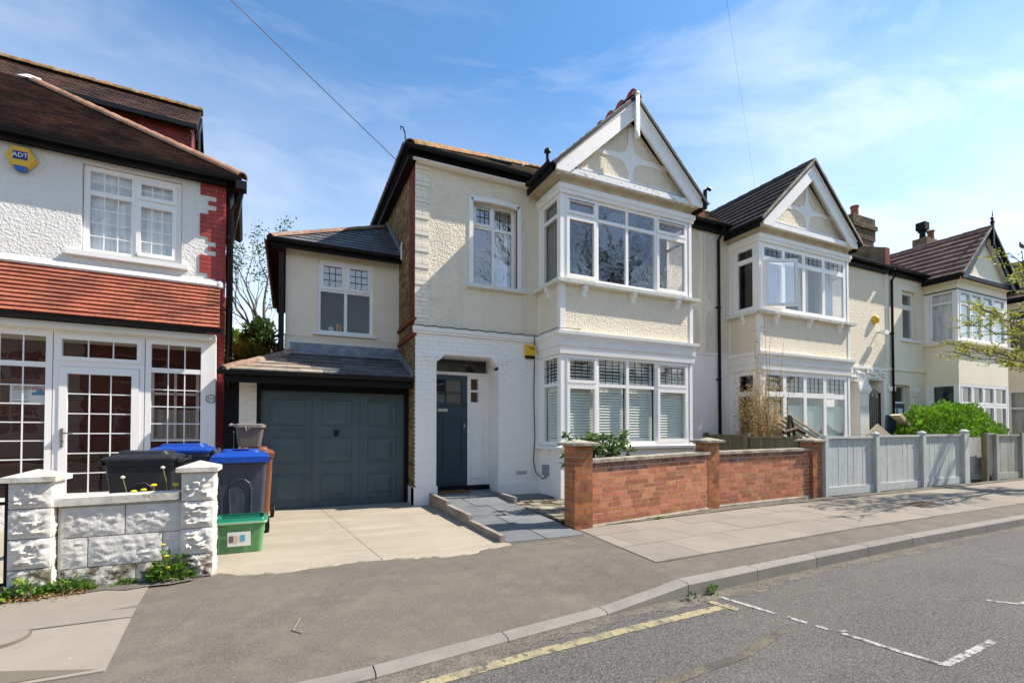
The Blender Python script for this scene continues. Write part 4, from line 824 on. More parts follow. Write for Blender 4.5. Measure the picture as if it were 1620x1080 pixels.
part('gate_scroll', MB().tube([F1(16.05+.3*math.cos(t), -.1, 2.36+.22*math.sin(t)) for t in [math.pi*k/10 for k in range(11)]], .015, 5).tube([F1(16.05+.12*math.cos(t), -.1, 2.42+.09*math.sin(t)) for t in [math.pi*k/5 for k in range(11)]], .012, 5), M['black'], gte)
part('dark_door', MB().fb(FF(9.28), 15.6, 16.5, 0, .03, .2, 2.3), M['navy'], h2)
def main_roof(h, xa, xb, m='slateold'):
    P_ = [(0, 0), (xb-xa, 0), (xb-xa, 4.57*VL), (0, 4.57*VL)]
    r = part('roof', slab((xa, 8.27, ZE), (1,0,0), MAINV, P_, .05), M['fascia'], h)
    part('roof', slab((xa, 17.41, ZE), (1,0,0), (0,-1,.65), P_, .05), M['slate'], h)
    emit('slate', tiles((xa, 8.27, ZE), (1,0,0), MAINV, P_, .30, .22, .011), M[m], r, 0)
    ridge_tiles('ridge_tile', (xa, 12.84, ZE+2.97+.04), (xb, 12.84, ZE+2.97+.04), M['hiplich'], h, L=.45)
    part('back_wall', MB().box(xa, xb, 16.9, 17.15, 0, 6.3), M['stock'], h)
main_roof(h2, 9.0, 16.6)
for a, b in ((9.0, 9.7), (13.3, 16.6)): part('fascia', MB().fb(F1, a, b, .0, .10, 6.14, 6.29), M['fascia'], h2)
gutter(h2, (9.0, 8.235, 6.30), (9.66, 8.235, 6.30)); gutter(h2, (13.45, 8.235, 6.32), (16.6, 8.235, 6.30))
downpipe(h2, 9.47, 8.40, .3, 6.25)
mt = MB(); c0 = (9.10, 4.35)
mt.fb(F1, 9.01, 9.06, 0, .018, 3.2, 6.1).prism([F1(9.005+dx, 0, 4.35+dz) for dx, dz in ((0, .42), (.06, .38), (.13, .16), (.30, 0), (.13, -.16), (.06, -.38), (0, -.42))], (0, -.015, 0)); part('star_moulding', mt, M['creamsm'], h2)
ch = part('chimney', MB().box(17.63, 18.87, 9.95, 10.45, 6.9, 8.05), M['rendch'], h2)
emit('chimney_brick', bricks(FF(9.93), 17.6, 18.9, 8.05, 8.85, H=.07, proud=.02)+bricks(Fr((17.6, 9.93, 0), (0,-1,0), (-1,0,0)), -.54, 0, 8.05, 8.85, H=.07, proud=.02)+bricks(FF(9.87), 17.54, 18.96, 8.42, 8.60, H=.07)+bricks(Fr((17.54, 9.87, 0), (0,-1,0), (-1,0,0)), -.6, 0, 8.42, 8.60, H=.07), M['chim'], ch, 200)
part('chimney_corbel', MB().box(17.56, 18.94, 9.89, 10.5, 8.42, 8.60), M['chim'], ch); part('chimney_core', MB().box(17.6, 18.9, 9.935, 10.47, 8.05, 8.84), M['mortar'], ch)
part('chimney_pot', MB().lathe((18.2, 10.2, 8.84), [(.15, 0), (.13, .05), (.115, .4), (.14, .42), (.14, .47), (.11, .47)], 14), M['pot'], ch)
part('flaunching', MB().lathe((18.3, 10.2, 8.82), [(.25, 0), (.2, .05), (.1, .07)], 10), M['mortar'], ch)
part('party_parapet', MB().prism([(16.5, 8.42, 6.2), (16.5, 9.6, 6.8), (16.5, 9.6, 7.45), (16.5, 8.42, 6.95)], (.22, 0, 0)), M['rendch'], h2)
part('parapet_face', MB().box(16.48, 16.74, 8.39, 8.425, 6.3, 6.95), M['stockred'], h2)

h3 = thing('terraced_house', (20.4, 8.45, 0), 'pale yellow house with brown pantiled gable, black finial and navy door behind the hedge', 'house', 'terraced houses of the street')
part('ground_floor_wall', wall(MB(), F1, 16.6, 18.8, 0, 3.2, [(17.0, 17.85, -1, 2.77)]), M['cream3'], h3); part('ground_floor_wall', wall(MB(), F1, 22.05, 23.6, 0, 3.2), M['cream3'], h3)
part('first_floor_wall', wall(MB(), F1, 16.6, 18.8, 3.2, 6.28, [(17.5, 18.32, 4.2, 5.78)]), M['cream3'], h3); part('first_floor_wall', wall(MB(), F1, 22.05, 23.6, 3.2, 6.28), M['cream3'], h3)
part('string_course', MB().fb(F1, 16.6, 18.8, 0, .04, 3.2, 3.26), M['cream3'], h3)
part('capital', MB().fb(F1, 17.95, 18.35, 0, .05, 2.55, 2.70).fb(F1, 18.0, 18.3, 0, .03, 2.45, 2.55), M['trim'], h3); part('capital', MB().fb(F1, 16.65, 16.98, 0, .05, 2.55, 2.70), M['trim'], h3)
window(h3, F1, [17.5, 18.32], 4.2, 5.78, 5.28, sash='all', back=.12, glass='refl', vents=False, sill=(.12, .12, .06, .08))
d3 = window(h3, F1, [17.0, 17.85], 2.2, 2.77, None, back=.15)
dd = part('front_door', MB().fb(F1, 17.02, 17.83, -.2, -.16, .2, 2.2), M['navy'], h3)
for a, b in ((17.12, 17.38), (17.48, 17.74)): part('door_pane', MB().fb(F1, a, b, -.16, -.15, 1.75, 2.05), M['label'], dd)
us3 = bay(h3, 18.8, 22.05, dict(flush=True, wallm='cream3', lwall='cream3', low=dict(sash='all', fw=.06), up=dict(sash='all', glass='refl', fw=.06), tie='fascia', barge='black', bw=.22, finial='spike', tmat='concbr', tw=.30, tg=.29, tth=.03, wave=.016, stag=False, rmat='concbr', verge='coping'))
interior(h3, 16.7, 23.5, parts=(18.7,))
FL3 = Fr((18.8, 8.45, 0), (0,-1,0), (-1,0,0))
part('curtain', MB().fb(FL3, .05, .8, -.15, -.14, 4.1, 5.7).fb(FF(7.6), 18.95, 21.9, -.15, -.14, 4.1, 5.7), M['net'], h3)
part('curtain', MB().fb(FL3, .05, .8, -.15, -.14, 1., 2.7).fb(FF(7.6), 18.95, 21.9, -.15, -.14, 1.1, 2.7), M['darkblind'], h3)
main_roof(h3, 16.6, 23.6, 'concbr')
part('fascia', MB().fb(F1, 16.75, 18.6, .0, .10, 6.14, 6.29), M['fascia'], h3)
gutter(h3, (16.75, 8.235, 6.30), (18.6, 8.235, 6.30))
downpipe(h3, 16.84, 8.40, .3, 6.25)
c3 = part('chimney', MB().box(28.1, 29.5, 12.5, 13.1, 8.5, 10.80), M['chim'], h3)
part('chimney_pot', MB().lathe((28.4, 12.8, 10.80), [(.17, 0), (.13, .1), (.12, .35), (.18, .37), (.18, .42), (.12, .44), (.12, .5)], 12).box(28.2, 28.6, 12.6, 13.0, 11.25, 11.62), M['fascia'], c3)
part('chimney_pot', MB().lathe((29.15, 12.8, 10.80), [(.16, 0), (.13, .48), (.17, .50), (.17, .56)], 12), M['pot'], c3)
h4 = thing('terraced_house', (27, 8.45, 0), 'farthest yellow house at the right edge, with brown tiled roof and bay behind spring leaves', 'house', 'terraced houses of the street')
part('wall', wall(MB(), F1, 23.6, 24.13, 0, 6.28), M['cream3'], h4); part('wall', wall(MB(), F1, 27.45, 34, 0, 6.28), M['cream3'], h4)
bay(h4, 24.13, 27.45, dict(flush=True, wallm='cream3', lwall='cream3', low=dict(fw=.06), up=dict(fw=.06), tie='fascia', barge='trim', tmat='concbr', tw=.30, tg=.29, tth=.03, wave=.016, stag=False, rmat='concbr', verge='coping'))
part('curtain', MB().box(24.3, 24.31, 7.7, 8.4, 1.05, 2.75), M['curtain'], h4)
interior(h4, 23.7, 34, parts=(28,))
main_roof(h4, 23.6, 34.1, 'concbr')

# ------------------------------------------------ garage and side extension
ex = thing('side_extension', (.8, 8.9, 0), 'narrow two storey side extension with slate roofs over a grey green garage door', 'building')
FG = FF(8.9); FU = FF(9.8)
gp = part('pier', wall(MB(), FG, -.72, -.47, 0, 2.2, w1=-.004), M['cream3'], ex)
emit('painted_brick', bricks(FG, -.72, -.47, .0, 2.05, H=.066, proud=.004, w0=-.01), M['creambr'], gp, 80)
part('side_wall', MB().box(-.72, -.48, 9.15, 14.5, 0, 2.3).box(-.06, .10, 10.05, 16.5, 2.2, 4.7), M['stock'], ex)
part('garage_frame', MB().fb(FG, -.47, -.41, -.2, .005, 0, 2.0).fb(FG, 1.955, 2.035, -.2, .005, 0, 2.0).fb(FG, -.47, 2.035, -.2, .004, 2.0, 2.14).fb(FG, -.74, 2.03, -.02, .14, 2.14, 2.20), M['garagefr'], ex)
gd_ = part('garage_door', MB().fb(FG, -.41, 1.955, -.10, -.06, .012, 2.0).fb(FG, .375, .385, -.06, -.052, .03, 1.99).fb(FG, 1.155, 1.165, -.06, -.052, .03, 1.99), M['garage'], ex)
for i in range(3):
    for j in range(3):
        cx, cz = -.01+i*.775, .36+j*.635; a, b = .27, .235; vs = []
        for (p, q, w) in ((a, b, -.06), (a-.012, b-.012, -.050), (a-.03, b-.03, -.050), (a-.042, b-.042, -.062), (a-.06, b-.06, -.062), (a-.13, b-.13, -.048)):
            vs += [FG(cx-p, w, cz-q), FG(cx+p, w, cz-q), FG(cx+p, w, cz+q), FG(cx-p, w, cz+q)]
        fs = [(k*4+m_, k*4+(m_+1) % 4, k*4+4+(m_+1) % 4, k*4+4+m_) for k in range(5) for m_ in range(4)]+[(20,21,22,23)]
        piece('door_panel', vs, fs, M['garage'], gd_)
part('handle', MB().fb(FG, .735, .80, -.06, -.045, 1.24, 1.34).fb(FG, .72, .815, -.045, -.02, 1.30, 1.325), M['black'], gd_)
OL = Vector((-.92, 8.50, 2.27)); VLn = Vector((0, 1.3, .52)); LL = VLn.length
PL = [(0, 0), (2.95, 0), (2.95, LL), (1.02, LL)]
lr = part('lean_to_roof', slab(OL, (1,0,0), VLn, PL, .05), M['fascia'], ex)
pcs = [(v, f, M['slatepink'] if (v[0].x+.92) < .75+(2.27+.35-v[0].z)*2.2-(.0) and (v[0].x < .55) else M['slate']) for v, f in tiles(OL, (1,0,0), VLn, PL, .36, .225, .010)]
emit('slate', pcs, M['slate'], lr)
P2 = [(0, 0), (5, 0), (5, 1.145), (1.3, 1.145)]
l2 = part('lean_to_roof', slab(OL, (0,1,0), (1.02, 0, .52), P2, .05), M['fascia'], ex)
emit('slate', tiles(OL, (0,1,0), (1.02, 0, .52), P2, .36, .225, .010), M['slate'], l2)
ridge_tiles('hip_tile', OL+Vector((0,0,.02)), Vector((.10, 9.8, 2.82)), M['hipdull'], ex, L=.40, r=.078)
gutter(ex, (-.98, 8.45, 2.25), (2.02, 8.45, 2.25)); part('fascia', MB().box(-.9, 2.02, 8.51, 8.54, 2.08, 2.24), M['fascia'], ex)
part('soffit', MB().box(-.9, 2.02, 8.54, 8.9, 2.19, 2.21), M['fascia'], ex)
part('flashing', MB().prism([(.02, 9.795, 2.98), (.02, 9.78, 2.98), (.02, 9.76, 2.84), (.02, 9.55, 2.745), (.02, 9.56, 2.73), (.02, 9.795, 2.8)], (2.01, 0, 0)), M['leadfl'], ex)
part('flashing', MB().prism([(2.025, 8.52, 2.30), (2.025, 9.78, 2.80), (2.025, 9.78, 2.95), (2.025, 8.52, 2.40)], (-.02, 0, 0)), M['leadfl'], ex)
uw = (.49, 1.51, 3.19, 4.60)
part('upper_wall', wall(MB(), FU, -.06, 2.03, 3.12, 4.72, [uw]), M['creamsm'], ex)
lb_ = part('lower_band', wall(MB(), FU, -.075, 2.03, 2.7, 3.12, w1=.010), M['cream3'], ex)
emit('painted_brick', bricks(FU, -.075, 2.03, 2.83, 3.10, H=.066, proud=.018, w0=.0), M['creambr'], lb_)
part('string_course', MB().fb(FU, -.085, 2.03, -.02, .03, 3.10, 3.125), M['creamsm'], ex)
window(ex, FU, [.49, 1.0, 1.51], 3.20, 4.60, 4.03, sash={(0,'t'),(1,'t')}, back=.03, glass='dark', glasst='refl', leadt=(3, 3, 'lead', .006), vents=False, sill=(.07, .07, .05, .07))
part('blind', MB().fb(FU, .5, 1.5, -.17, -.16, 3.2, 4.6), M['darkblind'], ex)
for z in [3.25+i*.055 for i in range(14)]: part('blind_slat', MB().fb(FU, .55, 1.45, -.155, -.14, z, z+.018), M['darkblind'], ex)
OU = Vector((-.32, 9.56, 4.80)); VU = Vector((0, 1.6, 1.2)); PU = [(0, 0), (2.35, 0), (2.35, 2.0)]
ur = part('upper_roof', slab(OU, (1,0,0), VU, PU, .05), M['fascia'], ex)
emit('slate', tiles(OU, (1,0,0), VU, PU, .30, .175, .010), M['slate'], ur)
VU2 = Vector((2.35, 0, 1.2)); PU2 = [(0, 0), (6, 0), (6, VU2.length), (1.6, VU2.length)]
u2 = part('upper_roof', slab(OU, (0,1,0), VU2, PU2, .05), M['fascia'], ex)
emit('slate', tiles(OU, (0,1,0), VU2, PU2, .30, .175, .010), M['slate'], u2)
ridge_tiles('hip_tile', OU+Vector((0,0,.02)), Vector((2.03, 11.16, 6.03)), M['hipdull'], ex, L=.42, r=.078)
gutter(ex, (-.37, 9.50, 4.78), (2.02, 9.50, 4.78)); gutter(ex, (-.36, 9.5, 4.77), (-.36, 14.8, 4.77))
part('fascia', MB().box(-.30, 2.03, 9.57, 9.60, 4.655, 4.77).box(-.31, -.28, 9.60, 14.8, 4.64, 4.77).box(-.28, -.06, 9.6, 14.8, 4.62, 4.65), M['fascia'], ex)
part('flashing', MB().prism([(2.025, 9.55, 4.84), (2.025, 11.2, 6.08), (2.025, 11.2, 6.20), (2.025, 9.55, 4.96)], (-.02, 0, 0)), M['leadfl'], ex)
part('downpipe', MB().tube([(-.13, 9.72, 4.65), (-.13, 9.72, 2.75)], .05, 10), M['black'], ex)  # black tube put in for the dark upright band beside the wall
part('white_pipe', MB().tube([(2.0, 9.45, 4.70), (2.0, 9.45, 5.0), (1.99, 9.38, 5.0)], .018, 6), M['pvc'], ex)
sg_ = thing('side_gate', (-.83, 9.0, 0), 'black boarded gate in the dark gap between the red brick house and the garage', 'gate')
for i in range(3): piece('gate_board', MB().box(-.94+i*.072, -.872+i*.072, 8.98, 9.0, .03, 2.02).v, MB().box(0,1,0,1,0,1).f, M['fascia'], sg_)
for z in (.3, 1.6): part('gate_rail', MB().box(-.94, -.73, 9.0, 9.04, z, z+.1), M['fascia'], sg_)

# ------------------------------------------------ left neighbour, built in its own frame (turned 4 degrees)
from mathutils import noise as mn
LO = Vector((-.9, 8.85, 0))
lh = thing('neighbour_house', (0, 0, 0), 'white roughcast house with red painted quoins, glazed white porch and orange tiled canopy', 'house', loc=LO, rotz=R(4))
FW = FF(.35); FP = FF(0)
lw = (-1.87, -.645, 3.97, 5.30)
part('upper_wall', wall(MB(), FW, -7, -.05, 3.55, 5.56, [lw]), M['lwhite'], lh)
part('lower_wall', wall(MB(), FW, -.30, -.05, 0, 3.55, w1=-.01), M['redpaint'], lh)
part('flank_wall', MB().prism([(-.30, .61, 0), (-.055, .61, 0), (-.70, 9, 0), (-.95, 9, 0)], (0, 0, 5.56)), M['redpaint'], lh)
part('back_wall', MB().box(-7, -.30, 8.8, 9, 0, 5.56), M['stock'], lh)
zq = lambda z: int((z-3.6)/.31) % 2
pcs = bricks(FW, -.40, -.04, 3.60, 5.50, H=.066, J=.009, proud=.016, w0=-.02, edge=lambda u, z: u > (-.39 if zq(z) else -.26))
emit('red_quoin_brick', pcs, M['redpaint'], lh, 200)
emit('red_quoin_brick', bricks(FW, -.17, -.04, 0.02, 3.60, H=.066, J=.009, proud=.012, w0=-.02), M['redpaint'], lh, 120)
FRt = Fr((-.05, .35, 0), (-.0766,.997,0), (.997,.0766,0))
emit('flank_brick', bricks(FRt, 0, 1.2, .02, 5.45, H=.066, proud=.01, w0=-.02), M['redpaint'], lh, 0)
w_ = window(lh, FW, [-1.86, -1.26, -.655], 3.98, 5.29, 4.90, sash={(1,'t'),(1,'b')}, back=.05, glass='clear', lead=(3, 4, 'pvc', .0065), leadt=(3, 2, 'pvc', .0065), fw=.07, vents=False, sw=.05)
part('window_sill', MB().fb(FW, -2.03, -.55, -.1, .085, 3.90, 3.97), M['pvc'], lh)
part('curtain', MB().fb(FW, -1.84, -.67, -.15, -.14, 3.9, 5.28), M['net'], lh)
part('window_handle', MB().fb(FW, -1.24, -1.20, .0, .07, 4.02, 4.06), M['chrome'], lh)
# eaves, front slope and hip
part('fascia', MB().fb(FW, -7, -.02, .02, .14, 5.36, 5.50).fb(FW, -7, .1, .0, .16, 5.50, 5.53), M['fascia'], lh)
gutter(lh, (-7, .12, 5.47), (.16, .12, 5.47)); gutter(lh, (.20, .10, 5.47), (-.40, 8, 5.47))
part('gutter_outlet', MB().box(.10, .26, .06, .22, 5.28, 5.42), M['black'], lh)
part('fascia', MB().prism([(-.03, .3, 5.36), (.10, .3, 5.36), (-.50, 8, 5.36), (-.63, 8, 5.36)], (0, 0, .14)), M['fascia'], lh)
part('downpipe', MB().tube([(.18, .12, 5.36), (.16, .15, 5.2), (.04, .27, 4.95), (.03, .28, 2.2)], .036, 10), M['black'], lh, smooth=True)
for z in (4.5, 3.3, 2.5): part('pipe_bracket', MB().lathe((.03, .28, z), [(.045, 0), (.045, .05)], 10).box(-.04, .03, .30, .33, z, z+.04), M['black'], lh)
part('soil_pipe', MB().tube([(.02, .42, 5.3), (.02, .42, 0)], .05, 8), M['black'], lh)
LV = Vector((0, 3.65, 2.66)); Lh = LV.length; PF = [(0, 0), (9.17, 0), (9.17-3.65, Lh), (0, Lh)]; OF = Vector((-9, .17, 5.50))
rf = part('roof', slab(OF, (1,0,0), LV, PF, .06), M['fascia'], lh)
emit('plain_tile', tiles(OF, (1,0,0), LV, [(3.5, 0), (9.17, 0), (9.17-3.65, Lh), (3.5, Lh)], .165, .10, .020), M['plain'], rf, 300)
OS = Vector((.17, .17, 5.50)); SV = Vector((-3.65, 0, 2.66)); PS_ = [(0, 0), (3.0, 0), (6.5, Lh), (3.65, Lh)]
rs = part('roof', slab(OS, (0,1,0), SV, PS_, .06), M['fascia'], lh)
emit('plain_tile', tiles(OS, (0,1,0), SV, [(0, 0), (3.0, 0), (4.5, Lh), (3.65, Lh)], .165, .10, .011), M['plain'], rs, 0)
ridge_tiles('hip_tile', (.20, .14, 5.53), (-3.48, 3.82, 8.22), M['hiptile'], lh, L=.36, r=.10)
part('hip_flashing', MB().prism([(-3.28, 3.58, 8.12), (-3.62, 3.64, 8.15), (-3.48, 3.72, 8.26), (-3.28, 3.66, 8.20)], (0, .04, .01)), M['label'], lh)
part('eaves_slip', MB().lathe((-2.95, .17, 5.50), [(.05, 0), (.09, .04), (.04, .10)], 7), M['leadfl'], lh)
# loft extension with red hung tiles and its lichened ridge
OB = Vector((-9, 3.70, 8.07)); BV = Vector((0, .90, .84)); PB = [(0, 0), (8.28, 0), (8.28, BV.length), (0, BV.length)]
rb = part('loft_roof', slab(OB, (1,0,0), BV, PB, .06), M['fascia'], lh)
emit('plain_tile', tiles(OB, (1,0,0), BV, [(3, 0), (8.28, 0), (8.28, BV.length), (3, BV.length)], .165, .10, .011), M['plain'], rb, 300)
part('loft_roof', slab((-9, 5.5, 8.07), (1,0,0), (0,-.9,.84), PB, .06), M['fascia'], lh)
ridge_tiles('ridge_tile', (-9, 4.60, 8.93), (-.70, 4.60, 8.93), M['hiplich'], lh, L=.33, r=.12)
part('loft_wall', MB().box(-9, -.86, 3.87, 5.4, 5.6, 8.08).prism([(-.86, 3.87, 8.08), (-.86, 5.4, 8.08), (-.86, 4.6, 8.8)], (-.1, 0, 0)), M['redhang'], lh)
emit('hung_tile', tiles((-5, 3.865, 6.2), (1,0,0), (0,0,1), [(0, 0), (4.16, 0), (4.16, 1.8), (0, 1.8)], .165, .10, -.012), M['redhang'], lh, 300)
part('loft_gutter', MB().box(-9, -.72, 3.62, 3.74, 7.98, 8.08), M['black'], lh)
part('loft_barge', MB().prism([(-.74, 3.66, 7.90), (-.74, 4.6, 8.78), (-.74, 5.5, 7.95), (-.74, 5.5, 7.7), (-.74, 4.6, 8.60), (-.74, 3.66, 7.74)], (.05, 0, 0)).tube([(-.70, 3.80, 8.0), (-.70, 3.86, 7.1), (-.70, 3.9, 6.2)], .035, 6), M['black'], lh)
# tiled canopy over the porch
OC = Vector((-7, -.19, 2.905)); CV = Vector((0, .54, .80)); PC = [(0, 0), (6.91, 0), (6.89, CV.length), (0, CV.length)]
cn = part('canopy_roof', slab(OC, (1,0,0), CV, PC, .05), M['fascia'], lh)
emit('canopy_tile', tiles(OC, (1,0,0), CV, [(3.6, 0), (6.91, 0), (6.89, CV.length), (3.6, CV.length)], .165, .0815, .017), M['terra'], cn, 290)
part('canopy_flashing', MB().prism([(-7, .34, 3.66), (-7, .29, 3.665), (-7, .27, 3.70), (-7, .30, 3.76), (-7, .34, 3.80)], (6.91, 0, 0)).lathe((-.11, .32, 3.66), [(.03, 0), (.06, .02), (.06, .08), (.03, .12)], 10), M['lwhite'], lh)
gutter(lh, (-7, -.24, 2.88), (-.06, -.24, 2.88), r=.055); part('gutter_end', MB().box(-.08, -.05, -.30, -.17, 2.82, 2.90), M['black'], lh)
part('porch_fascia', MB().fb(FP, -7, -.14, -.1, .14, 2.74, 2.82), M['pvc'], lh)
part('porch_head', MB().fb(FP, -7, -.14, -.08, -.001, 2.70, 2.74), M['pvc'], lh)
part('porch_pier', MB().fb(FP, -.27, -.145, -.34, -.002, .0, 2.74), M['trim'], lh)
part('porch_plinth', MB().fb(FP, -7, -2.08, -.1, .02, 0, .36).fb(FP, -1.04, -.15, -.1, .02, 0, .34), M['lwhite'], lh)
window(lh, FP, [-1.035, -.27], .34, 2.70, 2.24, back=.0, glass='door', lead=(3, 7, 'pvc', .0075), leadt=(3, 1, 'pvc', .0075), fw=.07)
window(lh, FP, [-4.2, -3.1, -2.07], .36, 2.70, 2.24, back=.0, glass='door', lead=(4, 7, 'pvc', .0075), leadt=(4, 1, 'pvc', .0075), fw=.07)
window(lh, FP, [-2.06, -1.045], 2.28, 2.70, None, sash='all', back=.0, glass='door', lead=(3, 1, 'pvc', .0075), fw=.04, vents=False, name='fanlight', sw=.05)
pdf = part('door_frame', MB().fb(FP, -2.06, -2.0, -.07, 0, .1, 2.28).fb(FP, -1.105, -1.045, -.07, 0, .1, 2.28).fb(FP, -2.0, -1.105, -.07, 0, 2.235, 2.28), M['pvc'], lh)
pd = part('porch_door', MB().fb(FP, -1.995, -1.91, -.05, .015, .12, 2.23).fb(FP, -1.195, -1.11, -.05, .015, .12, 2.23).fb(FP, -1.91, -1.195, -.05, .014, .12, .45).fb(FP, -1.91, -1.195, -.05, .014, 2.13, 2.23), M['pvc'], lh)
part('pane', MB().add([FP(-1.91, -.02, .45), FP(-1.195, -.02, .45), FP(-1.195, -.02, 2.13), FP(-1.91, -.02, 2.13)], [(0,1,2,3)]), G['door'], pd)
gb = MB()
for k in (1, 2): gb.fb(FP, -1.91+.238*k-.0075, -1.91+.238*k+.0075, -.018, -.008, .45, 2.13)
for k in range(1, 6): gb.fb(FP, -1.91, -1.195, -.017, -.009, .45+.28*k-.0075, .45+.28*k+.0075)
part('glazing_bar', gb, M['pvc'], pd)
part('door_handle', MB().fb(FP, -1.97, -1.94, .015, .03, 1.10, 1.36).fb(FP, -1.965, -1.83, .05, .065, 1.285, 1.305).fb(FP, -1.965, -1.945, .02, .06, 1.285, 1.305), M['chrome'], pd)
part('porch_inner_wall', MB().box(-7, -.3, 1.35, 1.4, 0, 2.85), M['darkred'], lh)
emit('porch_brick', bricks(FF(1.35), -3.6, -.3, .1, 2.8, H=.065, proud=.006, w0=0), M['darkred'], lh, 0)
part('inner_window', MB().fb(FF(1.33), -1.15, -.45, 0, .03, 1.15, 1.2).fb(FF(1.33), -1.15, -.45, 0, .03, 2.35, 2.40).fb(FF(1.33), -1.15, -1.10, 0, .03, 1.2, 2.35).fb(FF(1.33), -.82, -.78, 0, .03, 1.2, 2.35).fb(FF(1.33), -.5, -.45, 0, .03, 1.2, 2.35).fb(FF(1.33), -1.15, -.45, 0, .03, 1.95, 1.99), M['pvc'], lh)
part('inner_curtain', MB().fb(FF(1.345), -1.12, -.5, 0, .005, 1.2, 1.7), M['curtain'], lh)
part('porch_ceiling', MB().box(-7, -.3, .08, 1.4, 2.75, 2.80), M['white'], lh)
part('porch_floor', MB().box(-7, -.28, .0, 1.4, 0, .1), M['slab'], lh)
part('room_wall', MB().box(-7, -.3, 3.0, 3.1, 2.9, 5.5).box(-7, -.3, .6, 3.0, 2.9, 2.95).box(-7, -.3, .6, 3, 5.45, 5.5), M['room'], lh)
ws = part('warning_sign', MB().fb(FF(.10), -2.52, -2.13, 0, .004, 1.71, 1.945), M['label'], lh)
part('warning_sign_bar', MB().fb(FF(.095), -2.50, -2.33, 0, .003, 1.725, 1.735), M['labelg'], ws)
text('warning_lettering', 'WARNING', .072, (-2.325, .090, 1.912), (R(90), 0, 0), M['signred'], ws, sx=.95)
for k in range(6): part('text_line', MB().fb(FF(.095), -2.50, -2.34+.004*(k % 3), 0, .002, 1.88-.022*k, 1.886-.022*k), M['meter'], ws)
part('sign_drawing', MB().prism([FF(.095)(a, 0, b) for a, b in ((-2.30, 1.82), (-2.30, 1.855), (-2.26, 1.86), (-2.245, 1.90), (-2.19, 1.90), (-2.175, 1.86), (-2.15, 1.85), (-2.15, 1.82))], (0, -.003, 0)), M['signblue'], ws)
npl = part('number_disc', MB().tube([(-.20, .0, 1.83), (-.20, -.012, 1.83)], .066, 20), M['lead'], lh)
part('number_disc_rim', MB().tube([(-.20, -.010, 1.83), (-.20, -.014, 1.83)], .055, 20), M['lwhite'], npl)
text('number_lettering', '115', .066, (-.20, -.019, 1.83), (R(90), 0, 0), M['lead'], npl)
# alarms
al = thing('burglar_alarm', (-2.51, .33, 5.0), 'yellow hexagonal alarm box with blue lens on the white wall left of the window', 'alarm box', loc=LO+Vector((-2.51*math.cos(R(4))-.33*math.sin(R(4)), -2.51*math.sin(R(4))+.33*math.cos(R(4)), 5.0)), rotz=R(4))
cx, cz = -2.51, 5.135; hexp = [(-.17, .03), (-.09, .165), (.09, .165), (.17, .02), (.08, -.115), (-.10, -.115)]
mb = MB(); P0 = [(cx+a, .33, cz+b) for a, b in hexp]; P1 = [(cx+a*.93, .245, cz+.02+(b-.02)*.93) for a, b in hexp]; mb.loft([P0, P1], closed=True).add(P1, [tuple(range(6))])
part('case', mb, M['yellow'], al)
part('lens', MB().prism([(cx-.075, .33, cz-.10), (cx+.06, .33, cz-.10), (cx+.05, .33, cz-.165), (cx-.055, .33, cz-.165)], (0, -.075, 0)), M['alblue'], al)
part('badge', MB().prism([(cx-.075, .245, cz-.02), (cx+.075, .245, cz-.02), (cx+.075, .245, cz+.09), (cx-.075, .245, cz+.09)], (0, -.005, 0)), M['albluebadge'], al)
text('badge_lettering', 'ADT', .085, (cx, .238, cz+.035), (R(90), 0, 0), M['alwhite'], al, sx=.95)
al = thing('burglar_alarm', (4.32, 8.45, 2.77), 'square yellow alarm box with black base under the cable beside the white bay', 'alarm box')
part('case', MB().loft([[F1(a, .0, b) for a, b in ((4.20, 2.80), (4.43, 2.80), (4.43, 3.03), (4.20, 3.03))], [F1(a, .07, b) for a, b in ((4.21, 2.81), (4.42, 2.81), (4.42, 3.01), (4.21, 3.01))]], closed=True).add([F1(4.21, .07, 2.81), F1(4.42, .07, 2.81), F1(4.42, .07, 3.01), F1(4.21, .07, 3.01)], [(0,1,2,3)]), M['yellow'], al)
part('base', MB().fb(F1, 4.22, 4.41, 0, .06, 2.755, 2.80), M['black'], al)
text('case_lettering', 'Yale', .075, (4.335, 8.377, 2.955), (R(90), 0, 0), M['lead'], al)
al = thing('burglar_alarm', (15.98, 8.45, 4.55), 'small rounded yellow alarm box high on the cream wall between two bays', 'alarm box')
part('case', MB().lathe((15.98, 8.43, 4.55), [(.02, 0), (.10, .03), (.12, .12), (.10, .22), (.02, .25)], 10), M['yellow'], al, smooth=True)
lm = thing('wall_lamp', (16.1, 8.45, 4.2), 'small white floodlight on the cream wall below the round alarm box', 'lamp')
part('lamp_head', MB().fb(F1, 16.08, 16.28, .12, .24, 4.22, 4.34), M['pvc'], lm); part('lamp_arm', MB().tube([F1(16.1, 0, 4.3), F1(16.14, .14, 4.28)], .02, 6), M['meter'], lm)
for i, (x, y, z, lb) in enumerate(((0.88, 9.90, 3.26, 'brown candle jar on the sill inside the side extension window'),)):
    j = part('candle_jar', MB().lathe((x, y, z), [(.04, 0), (.05, .02), (.05, .14), (.04, .15)], 12), M['hiptile']); tag(j, lb, 'jar')
j = part('glass_jar', MB().lathe((.74, 9.90, 3.26), [(.04, 0), (.05, .02), (.05, .07), (.04, .08)], 12), M['frost']); tag(j, 'pale glass jar left of the brown candle inside the extension window', 'jar')

